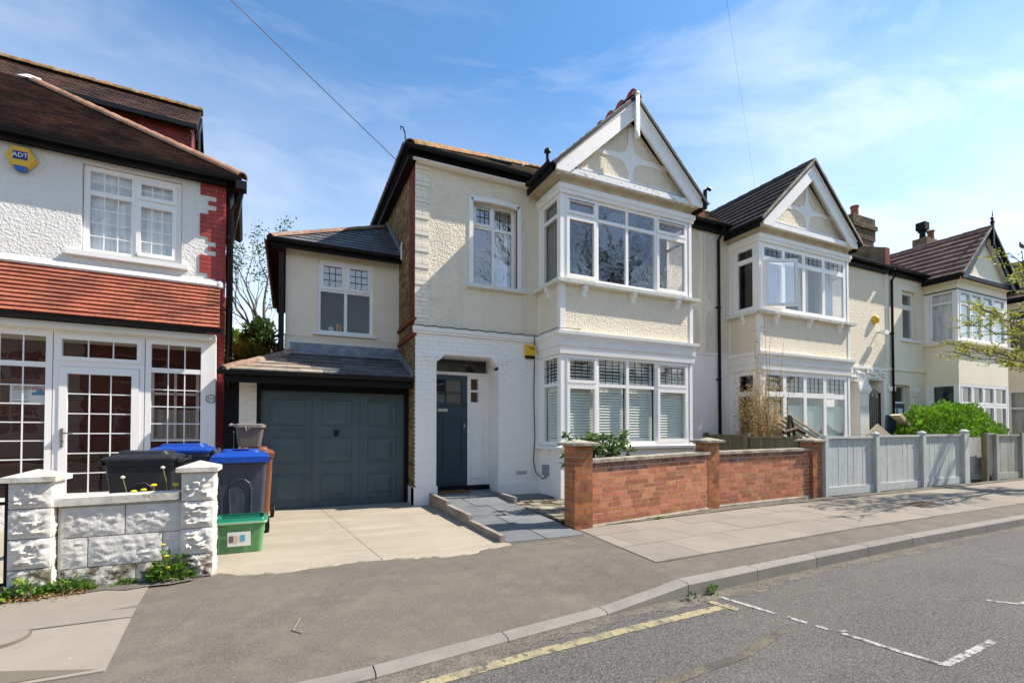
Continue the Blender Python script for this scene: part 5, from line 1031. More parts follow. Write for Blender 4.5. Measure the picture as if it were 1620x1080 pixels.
# ------------------------------------------------ left boundary wall
def rock(par, F, u0, u1, z0, z1, dirt=0., dep=.016, back=-.12, name='block'):
    nu, nz = max(4, int((u1-u0)/.015)), max(4, int((z1-z0)/.015)); g = .004; vs = []; fs = []
    sd = Vector((rnd.uniform(0, 50), rnd.uniform(0, 50), 0))
    for j in range(nz+1):
        for i in range(nu+1):
            a, b = i/nu, j/nz; u = u0+g+(u1-u0-2*g)*a; z = z0+g+(z1-z0-2*g)*b
            e = min(1, min(a, 1-a)*nu/3.2, min(b, 1-b)*nz/3.2)
            q_ = Vector((u*13+z*5, z*26, 0))+sd; h = 1-abs(mn.fractal(q_, .8, 2.2, 4))*1.5; h2 = mn.cell(q_*1.6)*.35; w = dep*e*max(.1, h*.65+h2)+.004
            vs.append(F(u, w, z))
    n = (nu+1)
    for j in range(nz):
        for i in range(nu): fs.append((j*n+i, j*n+i+1, (j+1)*n+i+1, (j+1)*n+i))
    q = len(vs); vs += [F(u0+g, back, z0+g), F(u1-g, back, z0+g), F(u1-g, back, z1-g), F(u0+g, back, z1-g)]
    fs += [(0, n-1, q+1, q), (n-1, (nz+1)*n-1, q+2, q+1), ((nz+1)*n-1, nz*n, q+3, q+2), (nz*n, 0, q, q+3)]
    o = piece(name, vs, fs, M['stoneD'] if dirt > rnd.random() else M['stoneW'], par, key=rnd.random()); o.data.shade_smooth(); o.data.set_sharp_from_angle(angle=R(50)); return o
bw = thing('boundary_wall', (-1.3, 5.3, 0), 'low white painted rockface block wall with two capped piers and weeds at its foot', 'wall')
FB_ = FF(5.20)
pn = part('wall_core', MB().box(-1.72, -.86, 5.215, 5.34, -.1, .70), M['stoneW'], bw)
rows = [(-.02, .175, (-1.70, -1.19, -.86), 1.), (.175, .43, (-1.70, -1.52, -1.0, -.86), .0), (.43, .685, (-1.70, -1.27, -.86), .0)]
for z0, z1, us, d in rows:
    for a, b in zip(us, us[1:]): rock(pn, FB_, a, b, z0, z1, d)
cp = MB().box(-1.74, -.875, 5.165, 5.39, .70, .765)
for k in range(len(cp.v)): cp.v[k] += Vector((0, 0, .012 if cp.v[k].x > -1.2 else 0))
part('coping', cp, M['stoneC'], bw)
for x0, x1, f0, zt in ((-2.0, -1.735, 5.13, .91), (-.865, -.615, 5.17, .95)):
    pr = part('pier', MB().box(x0+.015, x1-.015, f0+.02, f0+.26, -.1, zt), M['stoneW'], bw)
    zs = [-.02, .22, .46, .70, zt] if x0 < -1.5 else [-.02, .21, .445, .69, zt]
    for k in range(4):
        d = (.9, .35, .0, .0)[k] if x0 < -1.5 else (1., .0, .0, .0)[k]
        rock(pr, FF(f0), x0, x1, zs[k], zs[k+1], d, dep=.04, back=-.06); rock(pr, Fr((x1-.005, f0+.02, 0), (0,1,0), (1,0,0)), 0, .24, zs[k], zs[k+1], d*.4, dep=.02, back=-.03)
        rock(pr, Fr((x0+.005, f0+.26, 0), (0,-1,0), (-1,0,0)), 0, .24, zs[k], zs[k+1], d*.6, dep=.02, back=-.03)
    c = MB(); a, b, p, q = x0-.035, x1+.035, f0-.045, f0+.30
    c.add([(a,p,zt+.004),(b,p,zt+.004),(b,q,zt+.004),(a,q,zt+.004),(a,p,zt+.045),(b,p,zt+.045),(b,q,zt+.045),(a,q,zt+.045),((a+b)/2,(p+q)/2,zt+.10)], [(0,3,2,1),(0,1,5,4),(1,2,6,5),(2,3,7,6),(3,0,4,7),(4,5,8),(5,6,8),(6,7,8),(7,4,8)])
    part('pier_cap', c, M['stoneC'], bw)
ig = thing('iron_gate', (-2.3, 5.3, 0), 'rusty black iron bar gate at the left edge beside the white pier', 'gate')
part('gate_stile', MB().box(-2.085, -2.06, 5.30, 5.325, .02, .93), M['black'], ig); part('gate_stile', MB().box(-2.90, -2.87, 5.30, 5.325, .02, .93), M['black'], ig)
for z in (.06, .72, .88): part('gate_rail', MB().box(-2.87, -2.085, 5.303, 5.322, z, z+.025), M['black'], ig)
for k in range(7): piece('gate_bar', MB().box(-2.79+k*.095, -2.776+k*.095, 5.306, 5.32, .085, .88).v, MB().box(0,1,0,1,0,1).f, M['black'], ig)
part('threshold_slab', MB().box(-3.0, -2.03, 5.12, 5.42, -.05, .03), M['hiptile'], ig)

# ------------------------------------------------ red brick garden wall on the right
gw = thing('garden_wall', (3.6, 5.6, 0), 'low orange red brick garden wall with three capped piers along the pavement', 'wall')
def panel(a, b, zb0, zb1, ztop, rows_):
    a, b = Vector((*a, 0)), Vector((*b, 0)); d = b-a; L_ = d.length; u = d/L_; w = Vector((u.y, -u.x, 0)); F = Fr(a, u, w)
    F.sl = (zb1-zb0)/L_; call = lambda uu, ww, zz: Vector(a)+u*uu+w*ww+Vector((0, 0, zz+zb0+F.sl*uu))
    p = part('wall_panel', MB().add(*(lambda v: (v, BF))([call(*q) for q in ((0,-.10,-.15),(L_,-.10,-.15),(L_,-.0008,-.15),(0,-.0008,-.15),(0,-.10,ztop),(L_,-.10,ztop),(L_,-.0008,ztop),(0,-.0008,ztop))])), M['mortarl'], gw)
    z = .055; pcs = []; H = (ztop-.055)/rows_-.010
    for r_ in range(rows_):
        uu = -(.11 if r_ % 2 else 0)-(.04 if r_ % 3 == 1 else 0); k = 0
        while uu < L_:
            l = .213 if (k+r_*2) % 5 else .105
            c, e = max(uu, .004), min(uu+l, L_-.004)
            if e-c > .02:
                pr = .0012+rnd.choice((0, .0008, .0016)); dz = rnd.choice((0, 0, .001))
                vs = [call(*q) for q in ((c,-.02,z+dz),(e,-.02,z+dz),(e,pr,z+dz),(c,pr,z+dz),(c,-.02,z+H),(e,-.02,z+H),(e,pr,z+H),(c,pr,z+H))]
                pcs.append((vs, BF, M['brickdk'] if r_ >= rows_-1 or (r_ == rows_-2 and c < .9 and rnd.random() < .8) else M['brick']))
            uu += l+.011; k += 1
        z += H+.010
    emit('brick', pcs, M['brick'], p)
    part('footing', MB().add([call(*q) for q in ((0,-.1,-.15),(L_,-.1,-.15),(L_,.035,-.15),(0,.035,-.15),(0,-.1,.042),(L_,-.1,.042),(L_,.03,.030),(0,.03,.030))], BF), M['coping'], p)
    for k in range(4):
        c, e = L_*k/4-.01, L_*(k+1)/4-.004-.01
        if k == 3: e = L_+.02
        vs = [call(*q) for q in ((c,-.14,ztop+.001),(e,-.14,ztop+.001),(e,.045,ztop+.001),(c,.045,ztop+.001),(c,-.14,ztop+.052),(e,-.14,ztop+.052),(e,.045,ztop+.044),(c,.045,ztop+.044))]
        piece('coping_stone', vs, BF, M['coping'], p)
panel((3.765, 5.535), (6.165, 5.725), -.01, .05, .895, 12)
panel((6.425, 5.795), (8.93, 5.86), .055, .075, .885, 12)
def bpier(x0, x1, y0, y1, zb, zt):
    p = part('pier', MB().box(x0+.0012, x1-.0012, y0+.0012, y1-.0012, -.1, zt), M['mortar'], gw); pcs = []; n = 15; H = (zt-zb)/n-.009
    for k in range(n):
        z = zb+k*(H+.009)
        for F, a, b in ((FF(y0), x0, x1), (Fr((x0, y1, 0), (0,-1,0), (-1,0,0)), 0, y1-y0), (Fr((x1, y0, 0), (0,1,0), (1,0,0)), 0, y1-y0)):
            m_ = a+(b-a)*(.66 if k % 2 else .34)
            if F.o.y == y0 or F.w.x < 0 or 1:
                for c, d in ((a, m_-.004), (m_+.004, b)) if (k+(F.w.x != 0)) % 2 == 0 or b-a > .2 and k % 2 else ((a, b),):
                    pcs.append((bvs(F, c+(.0 if F.w.y else .001), d-(.0 if F.w.y else .001), -.03, .0015*(1 if F.w.y else .5), z, z+H), BF))
    emit('brick', pcs, M['brickor'], p)
    c = MB(); a, b, q, r = x0-.07, x1+.07, y0-.07, y1+.07
    c.add([(a,q,zt+.003),(b,q,zt+.003),(b,r,zt+.003),(a,r,zt+.003),(a,q,zt+.038),(b,q,zt+.038),(b,r,zt+.038),(a,r,zt+.038),((a+b)/2,(q+r)/2,zt+.085)], [(0,3,2,1),(0,1,5,4),(1,2,6,5),(2,3,7,6),(3,0,4,7),(4,5,8),(5,6,8),(6,7,8),(7,4,8)])
    part('pier_cap', c, M['coping'], gw)
bpier(3.465, 3.755, 5.46, 5.72, -.02, 1.125); bpier(6.17, 6.42, 5.72, 5.98, .03, 1.135); bpier(8.94, 9.18, 5.80, 6.05, .06, 1.12)

# ------------------------------------------------ timber fence between the two gardens
df = thing('garden_fence', (9.0, 7.1, 0), 'weathered brown board fence between the two front gardens behind the brick wall', 'fence')
y = 6.10; k = 0
while y < 8.36:
    top_ = 1.19+(.05 if y > 7.25 else 0)
    piece('fence_board', MB().box(8.985, 9.002, y, y+.112, .06, top_-.02).v, MB().box(0,1,0,1,0,1).f, M['wood'], df); y += .118
part('capping', MB().box(8.965, 9.025, 6.07, 7.24, 1.17, 1.205), M['wood'], df); part('capping', MB().box(8.965, 9.025, 7.25, 8.40, 1.215, 1.25), M['wood'], df)
for y in (6.07, 7.2, 8.33): part('fence_post', MB().box(8.93, 9.03, y, y+.09, .0, 1.25 if y < 7 else 1.29), M['wood'], df)
# pale painted fence panels facing the pavement
fe = thing('street_fence', (11.6, 5.8, 0), 'pale blue grey painted board fence with three panels facing the pavement', 'fence')
YF = 5.80
def fpanel(par, x0, x1, zt, m, gravel=True, board=.098):
    zb = gz((x0+x1)/2); x = x0; 
    while x < x1-.01:
        e = min(x+board-.003, x1); piece('fence_board', MB().box(x, e, YF+.02+rnd.choice((0,.003)), YF+.038, zb+.14, zt-.04).v, MB().box(0,1,0,1,0,1).f, M[m], par); x += board
    part('top_rail', MB().box(x0, x1, YF-.02, YF+.05, zt-.045, zt), M[m], par)
    if gravel: part('gravel_board', MB().box(x0, x1, YF-.005, YF+.03, zb+.005, zb+.17), M[m], par)
def fpost(par, x, zt, m, w=.11, cap=True):
    part('fence_post', MB().box(x-w/2, x+w/2, YF-.05, YF+.06, gz(x)-.05, zt), M[m], par)
    if cap: part('post_cap', MB().add([(x-w/2-.015,YF-.065,zt),(x+w/2+.015,YF-.065,zt),(x+w/2+.015,YF+.075,zt),(x-w/2-.015,YF+.075,zt),(x-.01,YF-.0,zt+.045),(x+.01,YF-.0,zt+.045),(x+.01,YF+.02,zt+.045),(x-.01,YF+.02,zt+.045)], [(0,3,2,1),(0,1,5,4),(1,2,6,5),(2,3,7,6),(3,0,4,7),(4,5,6,7)]), M[m], par)
fpost(fe, 9.29, 1.245, 'fence', .10, False); fpanel(fe, 9.36, 10.88, 1.225, 'fence'); fpost(fe, 10.95, 1.27, 'fence'); fpanel(fe, 11.01, 12.64, 1.245, 'fence')
fpost(fe, 12.71, 1.29, 'fence', .12); fpanel(fe, 12.78, 14.42, 1.255, 'fence'); fpost(fe, 14.55, 1.325, 'fence', .22)
gt_ = thing('fence_gate', (15.1, 5.9, 0), 'narrow pale boarded garden gate standing recessed in the painted fence', 'gate')
for i in range(6): piece('gate_board', MB().box(14.68+i*.2, 14.875+i*.2, 5.99, 6.01, .12, 1.17).v, MB().box(0,1,0,1,0,1).f, M['fence'], gt_)
part('gate_rail', MB().box(14.68, 15.87, 6.012, 6.05, .3, .4), M['fence'], gt_); part('gate_rail', MB().box(14.68, 15.87, 6.012, 6.05, .95, 1.05), M['fence'], gt_)
f2 = thing('street_fence', (16.4, 5.8, 0), 'short worn timber fence panel right of the gate below the hedge', 'fence')
fpost(f2, 15.55, 1.26, 'wood', .09, False); fpanel(f2, 15.62, 16.0, 1.28, 'fencew', False); fpost(f2, 16.06, 1.26, 'fencew', .10, False); fpanel(f2, 16.12, 17.40, 1.245, 'fencew'); fpost(f2, 17.46, 1.29, 'fencew', .11, False)
e_ = thing('end_wall', (18.4, 5.85, 0), 'short red brick boundary wall at the far right edge of the pavement', 'wall')
pp = part('wall_core', MB().box(17.56, 21, 5.86, 6.05, 0, 1.26), M['mortar'], e_); emit('brick', bricks(FF(5.86), 17.56, 20.0, .1, 1.26, proud=.006), M['brick'], pp, 220)

# ------------------------------------------------ bins
def roundrect(x0, x1, y0, y1, z, r, n=4):
    out = []
    for cx, cy, a0 in ((x1-r, y0+r, -90), (x1-r, y1-r, 0), (x0+r, y1-r, 90), (x0+r, y0+r, 180)):
        for k in range(n+1): t = R(a0+90*k/n); out.append(Vector((cx+r*math.cos(t), cy+r*math.sin(t), z)))
    return out
def wheelie(x, y, rot, body, lid, label, w=.58, d=.70, h=1.07, front=False):
    """local frame: hinge and wheels at +y, opening edge at -y"""
    t = thing('wheelie_bin', (0, 0, 0), label, 'wheelie bin', 'wheelie bins outside the houses', loc=(x, y, .012), rotz=rot)
    hb = h-.09; rr = lambda s, z, r=.04, dy=0: roundrect(-w/2*s, w/2*s, -d/2*s+dy, d/2*s*.98+dy, z, r)
    b = MB(); L0 = [rr(.76, .05, .03, .03), rr(.78, .10, .04, .03), rr(.94, hb-.10), rr(.955, hb-.05), rr(1.0, hb-.045, .05), rr(1.0, hb, .05)]
    b.loft(L0, closed=True).add(L0[0], [tuple(range(len(L0[0])))]); bo = part('body', b, M[body], t)
    l = MB(); L1 = [rr(1.04, hb+.002, .05, -.01), rr(1.05, hb+.03, .05, -.01), rr(.98, hb+.055, .07), rr(.80, hb+.075, .09), rr(.55, hb+.078, .09)]
    l.loft(L1, closed=True).add(L1[-1], [tuple(range(len(L1[-1])))]); lo = part('lid', l, M[lid], t)
    part('lid_lip', MB().box(-w*.52, w*.52, -d/2-.035, -d/2-.005, hb-.035, hb+.02), M[lid], lo)
    part('lid_ridge', MB().loft([roundrect(-w*.36, w*.36, -.25, .25, hb+.07, .06), roundrect(-w*.33, w*.33, -.22, .22, hb+.11, .06)], closed=True).add(roundrect(-w*.33, w*.33, -.22, .22, hb+.11, .06), [tuple(range(20))]), M[lid], lo)
    part('lid_recess', MB().loft([roundrect(-w*.16, w*.16, -.235, -.10, hb+.113, .03), roundrect(-w*.13, w*.13, -.2, -.12, hb+.114, .03)], closed=True).add(roundrect(-w*.13, w*.13, -.2, -.12, hb+.114, .03), [tuple(range(20))]), M['lead'] if lid != 'binblue' else M['albluebadge'], lo)
    part('handle', MB().tube([(-w/2*.9, d/2+.03, hb+.0), (w/2*.9, d/2+.03, hb+.0)], .018, 8).box(-w*.40, -w*.34, d/2-.02, d/2+.04, hb-.04, hb+.02).box(w*.34, w*.40, d/2-.02, d/2+.04, hb-.04, hb+.02).lathe((-w/2*.95, d/2+.02, hb-.02), [(.02, 0), (.03, .01), (.03, .05), (.02, .06)], 8).lathe((w/2*.95, d/2+.02, hb-.02), [(.02, 0), (.03, .01), (.03, .05), (.02, .06)], 8), M[body], t)
    part('axle', MB().tube([(-w/2-.0, d/2-.06, .10), (w/2, d/2-.06, .10)], .012, 6), M['chrome'], t)
    for s in (-1, 1):
        wh = part('wheel', MB().tube([(s*(w/2-.02), d/2-.06, .10), (s*(w/2+.03), d/2-.06, .10)], .10, 18), M['black'], t); part('hub', MB().tube([(s*(w/2+.031), d/2-.06, .10), (s*(w/2+.036), d/2-.06, .10)], .05, 12), M['meter'], wh)
    for f in ((lambda a, e, z: Vector((a, -d/2*(.78+.17*(z-.1)/(hb-.2))*1.0-e+.03*(1-(z-.1)/(hb-.2)), z))),):
        arch = [(-.10, .12), (-.115, .62), (-.09, .70), (-.04, .745), (.04, .745), (.09, .70), (.115, .62), (.10, .12)]
        part('moulded_rib', MB().tube([f(a, .003, z) for a, z in arch], .009, 6), M[body], bo)
    sx = lambda e, a, z: Vector((e*(w/2*(.78+.165*(z-.1)/(hb-.2))), a, z))
    for e in (-1, 1): part('moulded_rib', MB().tube([sx(e, a, z) for a, z in [(-.10, .12), (-.115, .62), (-.09, .70), (-.04, .745), (.04, .745), (.09, .70), (.115, .62), (.10, .12)]], .009, 6), M[body], bo)
    return t
wheelie(-1.44, 6.70, R(-90), 'binblack', 'binblack', 'charcoal wheelie bin with a black lid behind the low white wall', h=1.07, d=.66)
wheelie(-1.20, 7.38, R(-88), 'bingrey', 'binblue', 'grey wheelie bin with a blue lid half hidden behind the charcoal bin', h=1.13, d=.66)
wheelie(-.515, 6.76, R(3), 'bingrey', 'binblue', 'grey wheelie bin with a blue lid right of the white pier, above the green box', w=.575, d=.66, h=1.07)
wheelie(-.45, 8.02, R(4), 'binbrown', 'binbrown', 'brown garden waste wheelie bin behind the others by the garage door', w=.50, d=.55, h=1.06)
cd = thing('food_caddy', (-.50, 7.95, 1.07), 'small grey brown food caddy standing on the brown bin lid', 'caddy')
cb = [roundrect(-.64, -.36, 7.80, 8.06, 1.10, .04), roundrect(-.67, -.32, 7.77, 8.09, 1.38, .04)]
part('body', MB().loft(cb, closed=True).add(cb[0], [tuple(range(20))]), M['caddy'], cd)
cl = [roundrect(-.69, -.30, 7.75, 8.11, 1.375, .05), roundrect(-.69, -.30, 7.75, 8.11, 1.415, .05), roundrect(-.65, -.34, 7.79, 8.07, 1.43, .05)]
part('lid', MB().loft(cl, closed=True).add(cl[-1], [tuple(range(20))]), M['caddylid'], cd)
part('handle', MB().tube([(-.69, 7.93, 1.40), (-.73, 7.85, 1.42), (-.74, 7.74, 1.40)], .016, 6).tube([(-.55, 7.745, 1.39), (-.53, 7.735, 1.33), (-.49, 7.735, 1.37)], .01, 6), M['caddylid'], cd)
gb_ = thing('recycling_box', (-.46, 6.1, 0), 'open green recycling box with a paper label on the driveway corner', 'recycling box')
o1 = [roundrect(-.675, -.255, 5.95, 6.24, .015, .04), roundrect(-.70, -.222, 5.925, 6.27, .33, .04)]
i1 = [roundrect(-.685, -.237, 5.94, 6.255, .385, .03), roundrect(-.655, -.275, 5.97, 6.22, .03, .03)]
part('body', MB().loft(o1, closed=True).add(o1[0], [tuple(range(20))]), M['boxgreen'], gb_)
part('inner', MB().loft(i1, closed=True).add(i1[1], [tuple(range(20))]), M['boxin'], gb_)
rm = [roundrect(-.70, -.222, 5.925, 6.27, .325, .04), roundrect(-.72, -.20, 5.905, 6.29, .33, .04), roundrect(-.72, -.20, 5.905, 6.29, .352, .04), roundrect(-.70, -.22, 5.925, 6.27, .36, .03), roundrect(-.69, -.23, 5.935, 6.26, .388, .03), roundrect(-.68, -.24, 5.945, 6.25, .386, .03)]
part('rim', MB().loft(rm[:3], closed=True), M['boxrim'], gb_); part('rim', MB().loft(rm[2:], closed=True), M['boxin'], gb_)
FGr = lambda u, z, w: (u, 5.945-.025*z/.33-w, z)
def lab(n, a, b, c, d, w, m, p): return part(n, MB().add([FGr(a, c, w), FGr(b, c, w), FGr(b, d, w), FGr(a, d, w)], [(0,1,2,3)]), M[m], p)
lb = lab('label', -.575, -.355, .09, .245, .006, 'label', gb_)
lab('label_print', -.56, -.52, .135, .205, .008, 'labelg', lb); lab('label_print', -.515, -.475, .13, .205, .008, 'labelr', lb); lab('label_print', -.455, -.41, .14, .21, .008, 'labelb', lb)
for a in (-.66, -.32): part('rib', MB().add([FGr(a, .02, .004), FGr(a+.012, .02, .004), FGr(a+.012, .32, .004), FGr(a, .32, .004)], [(0,1,2,3)]), M['boxgreen'], gb_)

# ------------------------------------------------ ironwork and small ground things
gr = thing('drain_cover', (9.75, 4.48, 0), 'rusty square iron drain cover set in the pavement slabs by the fence', 'cover')
part('frame', MB().box(9.42, 10.12, 4.28, 4.68, gz(9.7)-.02, gz(9.7)+.016), M['kerb'], gr); part('plate', MB().box(9.47, 10.07, 4.32, 4.64, gz(9.7)-.02, gz(9.7)+.022), M['iron'], gr)
mb = MB()
for i in range(14): mb.box(9.48+i*.042, 9.50+i*.042, 4.33, 4.63, gz(9.7)+.02, gz(9.7)+.028)
part('grip_bar', mb, M['iron'], gr, kind='stuff')
mh = thing('manhole_cover', (-1.66, 4.2, 0), 'round concrete filled inspection cover in the slabs at the bottom left corner', 'cover')
part('ring', MB().lathe((-1.68, 4.20, fz(-1.68, 4.2)-.004), [(.165, 0), (.165, .0225), (.155, .0225)], 28), M['joint'], mh); part('cover', MB().lathe((-1.68, 4.20, fz(-1.68, 4.2)-.004), [(.150, 0), (.150, .0235), (.001, .0235)], 28), M['slab'], mh)
tw = part('twig', MB().tube([(.10, 3.62, fz(.1, 3.6)+.01), (.04, 3.68, fz(.0, 3.6)+.012), (.09, 3.86, fz(.1, 3.8)+.012)], .005, 5), M['edging']); tag(tw, 'bent pale twig lying on the tarmac in front of the driveway', 'twig')
dm = part('door_mat', MB().box(2.47, 3.12, 8.50, 8.84, .176, .198), M['mat_']); tag(dm, 'brown coir door mat on the slate in front of the blue door', 'door mat')

# ------------------------------------------------ clutter in the second garden
t = part('plywood_offcut', MB().prism([(9.72, 7.3, 1.38), (9.72, 7.3, 2.05), (10.28, 7.3, 1.50), (10.05, 7.3, 1.38)], (.01, .02, 0)), M['ply']); tag(t, 'pale triangular plywood board propped up behind the board fence', 'board')
t = thing('slatted_bench', (10.6, 7.1, .1), 'upturned pale slatted garden bench leaning behind the fence', 'bench')
for k in range(6):
    o = k*.055; piece('slat', [Vector(v) for v in [(10.02-.08*k, 7.02+o*.6, 1.67-.055*k),(11.3-.1*k, 7.0+o*.6, 1.13-.055*k+.0),(11.3-.1*k, 7.04+o*.6, 1.12-.055*k),(10.02-.08*k, 7.06+o*.6, 1.66-.055*k),(10.03-.08*k, 7.02+o*.6, 1.70-.055*k),(11.31-.1*k, 7.0+o*.6, 1.16-.055*k),(11.31-.1*k, 7.04+o*.6, 1.15-.055*k),(10.03-.08*k, 7.06+o*.6, 1.69-.055*k)]], BF, M['plank'], t)
part('leg', MB().tube([(9.98, 6.98, 1.66), (9.90, 6.95, 1.40), (9.92, 6.95, .1)], .035, 8), M['darkwood'], t); part('leg', MB().tube([(10.02, 6.99, 1.66), (10.08, 6.95, 1.35), (10.1, 6.95, .1)], .03, 8), M['darkwood'], t)
part('arm_rail', MB().tube([(9.65, 6.9, 1.30), (10.1, 6.92, 1.38), (10.4, 6.92, 1.28)], .04, 6), M['darkwood'], t)
t = part('blue_board', MB().prism([(14.25, 7.35, .1), (14.45, 7.35, 1.76), (14.78, 7.3, 1.76), (14.55, 7.3, .1)], (.05, .08, 0)), M['bluebd']); tag(t, 'navy blue board leaning behind the pale fence beside the hedge', 'board')
t = part('plank_stack', MB().prism([(14.5, 7.1, 1.74), (14.62, 7.1, 1.78), (15.95, 7.1, .98), (15.85, 7.1, .9)], (0, .25, 0)), M['plank']); tag(t, 'sloping timber plank resting against the navy board', 'plank')
t = part('plywood_offcut', MB().prism([(12.9, 7.0, .6), (12.9, 7.0, 1.25), (13.35, 7.0, 1.50), (13.95, 7.0, 1.2), (13.95, 7.0, .6)], (0, .04, 0)), M['ply']); tag(t, 'low pale brown board showing just above the fence near the black gate', 'board')

# ------------------------------------------------ plants
def leaf(mb, c, s, n=None, asp=.45):
    d = Vector((rnd.gauss(0, 1), rnd.gauss(0, 1), rnd.gauss(0, .7))).normalized() if n is None else (Vector(n)+Vector((rnd.gauss(0, .45), rnd.gauss(0, .45), rnd.gauss(0, .45)))).normalized()
    a = d.cross(Vector((rnd.gauss(0, 1), rnd.gauss(0, 1), rnd.gauss(0, 1)))).normalized(); nn = d.cross(a); c = Vector(c)
    mb.add([c, c+d*s*.5+a*s*asp*.5+nn*s*.06, c+d*s, c+d*s*.5-a*s*asp*.5+nn*s*.06], [(0,1,2,3)])
def cloud(mb, c, r, n, s, dens=.75):
    c = Vector(c)
    for _ in range(n):
        v = Vector((rnd.gauss(0, 1), rnd.gauss(0, 1), rnd.gauss(0, 1))).normalized(); q = rnd.random()**.45
        leaf(mb, c+Vector((v.x*r[0], v.y*r[1], v.z*r[2]))*q, s*rnd.uniform(.6, 1.3), n=v+Vector((0, 0, .5)))
def grow(mb, p, d, L, r, depth, tips, spread=.5, up=.15, segs=3, shrink=.72, kids=(2, 3)):
    pts = [Vector(p)]; rs = [r]; d = Vector(d).normalized()
    for i in range(segs):
        d = (d+Vector((rnd.gauss(0, .12), rnd.gauss(0, .12), rnd.gauss(0, .10)+up*.2))).normalized(); pts.append(pts[-1]+d*L/segs); rs.append(r*(1-.45*(i+1)/segs))
    mb.tube(pts, rs, 5 if r < .03 else 8, cap=False); tips.append((pts[-1], d, depth)); tips.append((pts[-2], d, depth))
    if depth <= 0: return
    for k in range(rnd.choice(kids)):
        a = rnd.uniform(0, 2*math.pi); sd = d.cross(Vector((math.cos(a), math.sin(a), .3))).normalized()
        grow(mb, pts[-1] if k < 2 else pts[-2], d+sd*rnd.uniform(spread*.6, spread*1.3)+Vector((0, 0, up)), L*rnd.uniform(shrink-.1, shrink+.08), rs[-1]*.8, depth-1, tips, spread, up, segs, shrink, kids)
def tree(name, label, cat, base, parts, group=None):
    t = thing(name, base, label, cat, group)
    for n, mb, m, k in parts:
        if mb.v: part(n, mb, M[m], t, kind=k)
    return t
# shrub behind the brick wall
st, lv = MB(), MB(); base = Vector((4.50, 6.35, .08))
for i in range(26):
    a = rnd.uniform(0, 6.28); e = base+Vector((math.cos(a)*rnd.uniform(.1, .62), math.sin(a)*rnd.uniform(.05, .3), rnd.uniform(.88, 1.20))); m_ = (base+e)/2+Vector((0, 0, .1)); st.tube([base, m_, e], [.016, .012, .006], 5)
    for q, k in ((e, 16), (m_+(e-m_)*.6, 10), (e+Vector((0, 0, -.12)), 9)):
        for _ in range(k):
            b = rnd.uniform(0, 6.28); leaf(lv, q, rnd.uniform(.09, .15), n=(math.cos(b), math.sin(b), rnd.uniform(-.5, .6)), asp=.33)
tree('garden_shrub', 'glossy long leaved green shrub showing above the brick wall in front of the bay', 'shrub', base, [('stem', st, 'bark', None), ('foliage', lv, 'leafR', 'stuff')])
# hedge shrub
st, lv = MB(), MB(); bumps = [(rnd.uniform(0, 6.28), rnd.uniform(-.2, 1.4), rnd.uniform(.05, .16)) for _ in range(60)]
for i in range(26000):
    th, ph_ = rnd.uniform(0, 6.28), math.asin(rnd.uniform(-.25, 1)); n_ = Vector((math.cos(th)*math.cos(ph_), math.sin(th)*math.cos(ph_), math.sin(ph_)))
    rr_ = 1+.15*mn.noise(n_*3.3)+.11*mn.noise(n_*8.3)-.30*rnd.random()**3; hx = 2.75 if n_.x < 0 else 3.0
    p = Vector((16.9+n_.x*hx*rr_, 7.1+n_.y*.78*rr_, .55+n_.z*1.52*rr_*(1-.10*max(0, n_.x)))); leaf(lv, p, rnd.uniform(.045, .095), n=n_+Vector((0, 0, .3)), asp=.55)
for i in range(14): x = 14.9+i*.34; st.tube([(x, 7.1, .1), (x+.1, 7.1, .8), (x+rnd.uniform(-.2, .2), 7.0, 1.4)], [.03, .02, .01], 6)
tree('hedge_shrub', 'bright green bushy shrub spilling above the pale fence at the right', 'shrub', (17, 7.1, .1), [('stem', st, 'bark', None), ('foliage', lv, 'leafB', 'stuff')])
# dried bamboo
st, lv = MB(), MB()
for i in range(60):
    x, y = rnd.gauss(9.72, .26), rnd.uniform(7.15, 7.7); h = rnd.uniform(1.6, 2.6) if i > 5 else rnd.uniform(3.0, 3.7); lx, ly = rnd.gauss(0, .16), rnd.gauss(0, .08)
    pts = [Vector((x+lx*(k/5)**1.5*h*.6, y+ly*(k/5)**1.5*h*.5, .1+h*k/5)) for k in range(6)]; st.tube(pts, [.011, .010, .009, .007, .005, .003], 5)
    for _ in range(95 if h < 2.9 else 30):
        t_ = rnd.uniform(.28, 1.)**(1.2); k = min(int(t_*5), 4); q = pts[k].lerp(pts[k+1], t_*5-k); leaf(lv, q+Vector((rnd.gauss(0, .07), rnd.gauss(0, .07), rnd.gauss(0, .04))), rnd.uniform(.05, .11), n=(rnd.gauss(0, 1), rnd.gauss(0, 1), -.5), asp=.22)
tree('bamboo', 'tall dried straw coloured bamboo clump before the neighbouring bay window', 'bamboo', (10.1, 7.3, .1), [('cane', st, 'cane', None), ('foliage', lv, 'straw', 'stuff')])
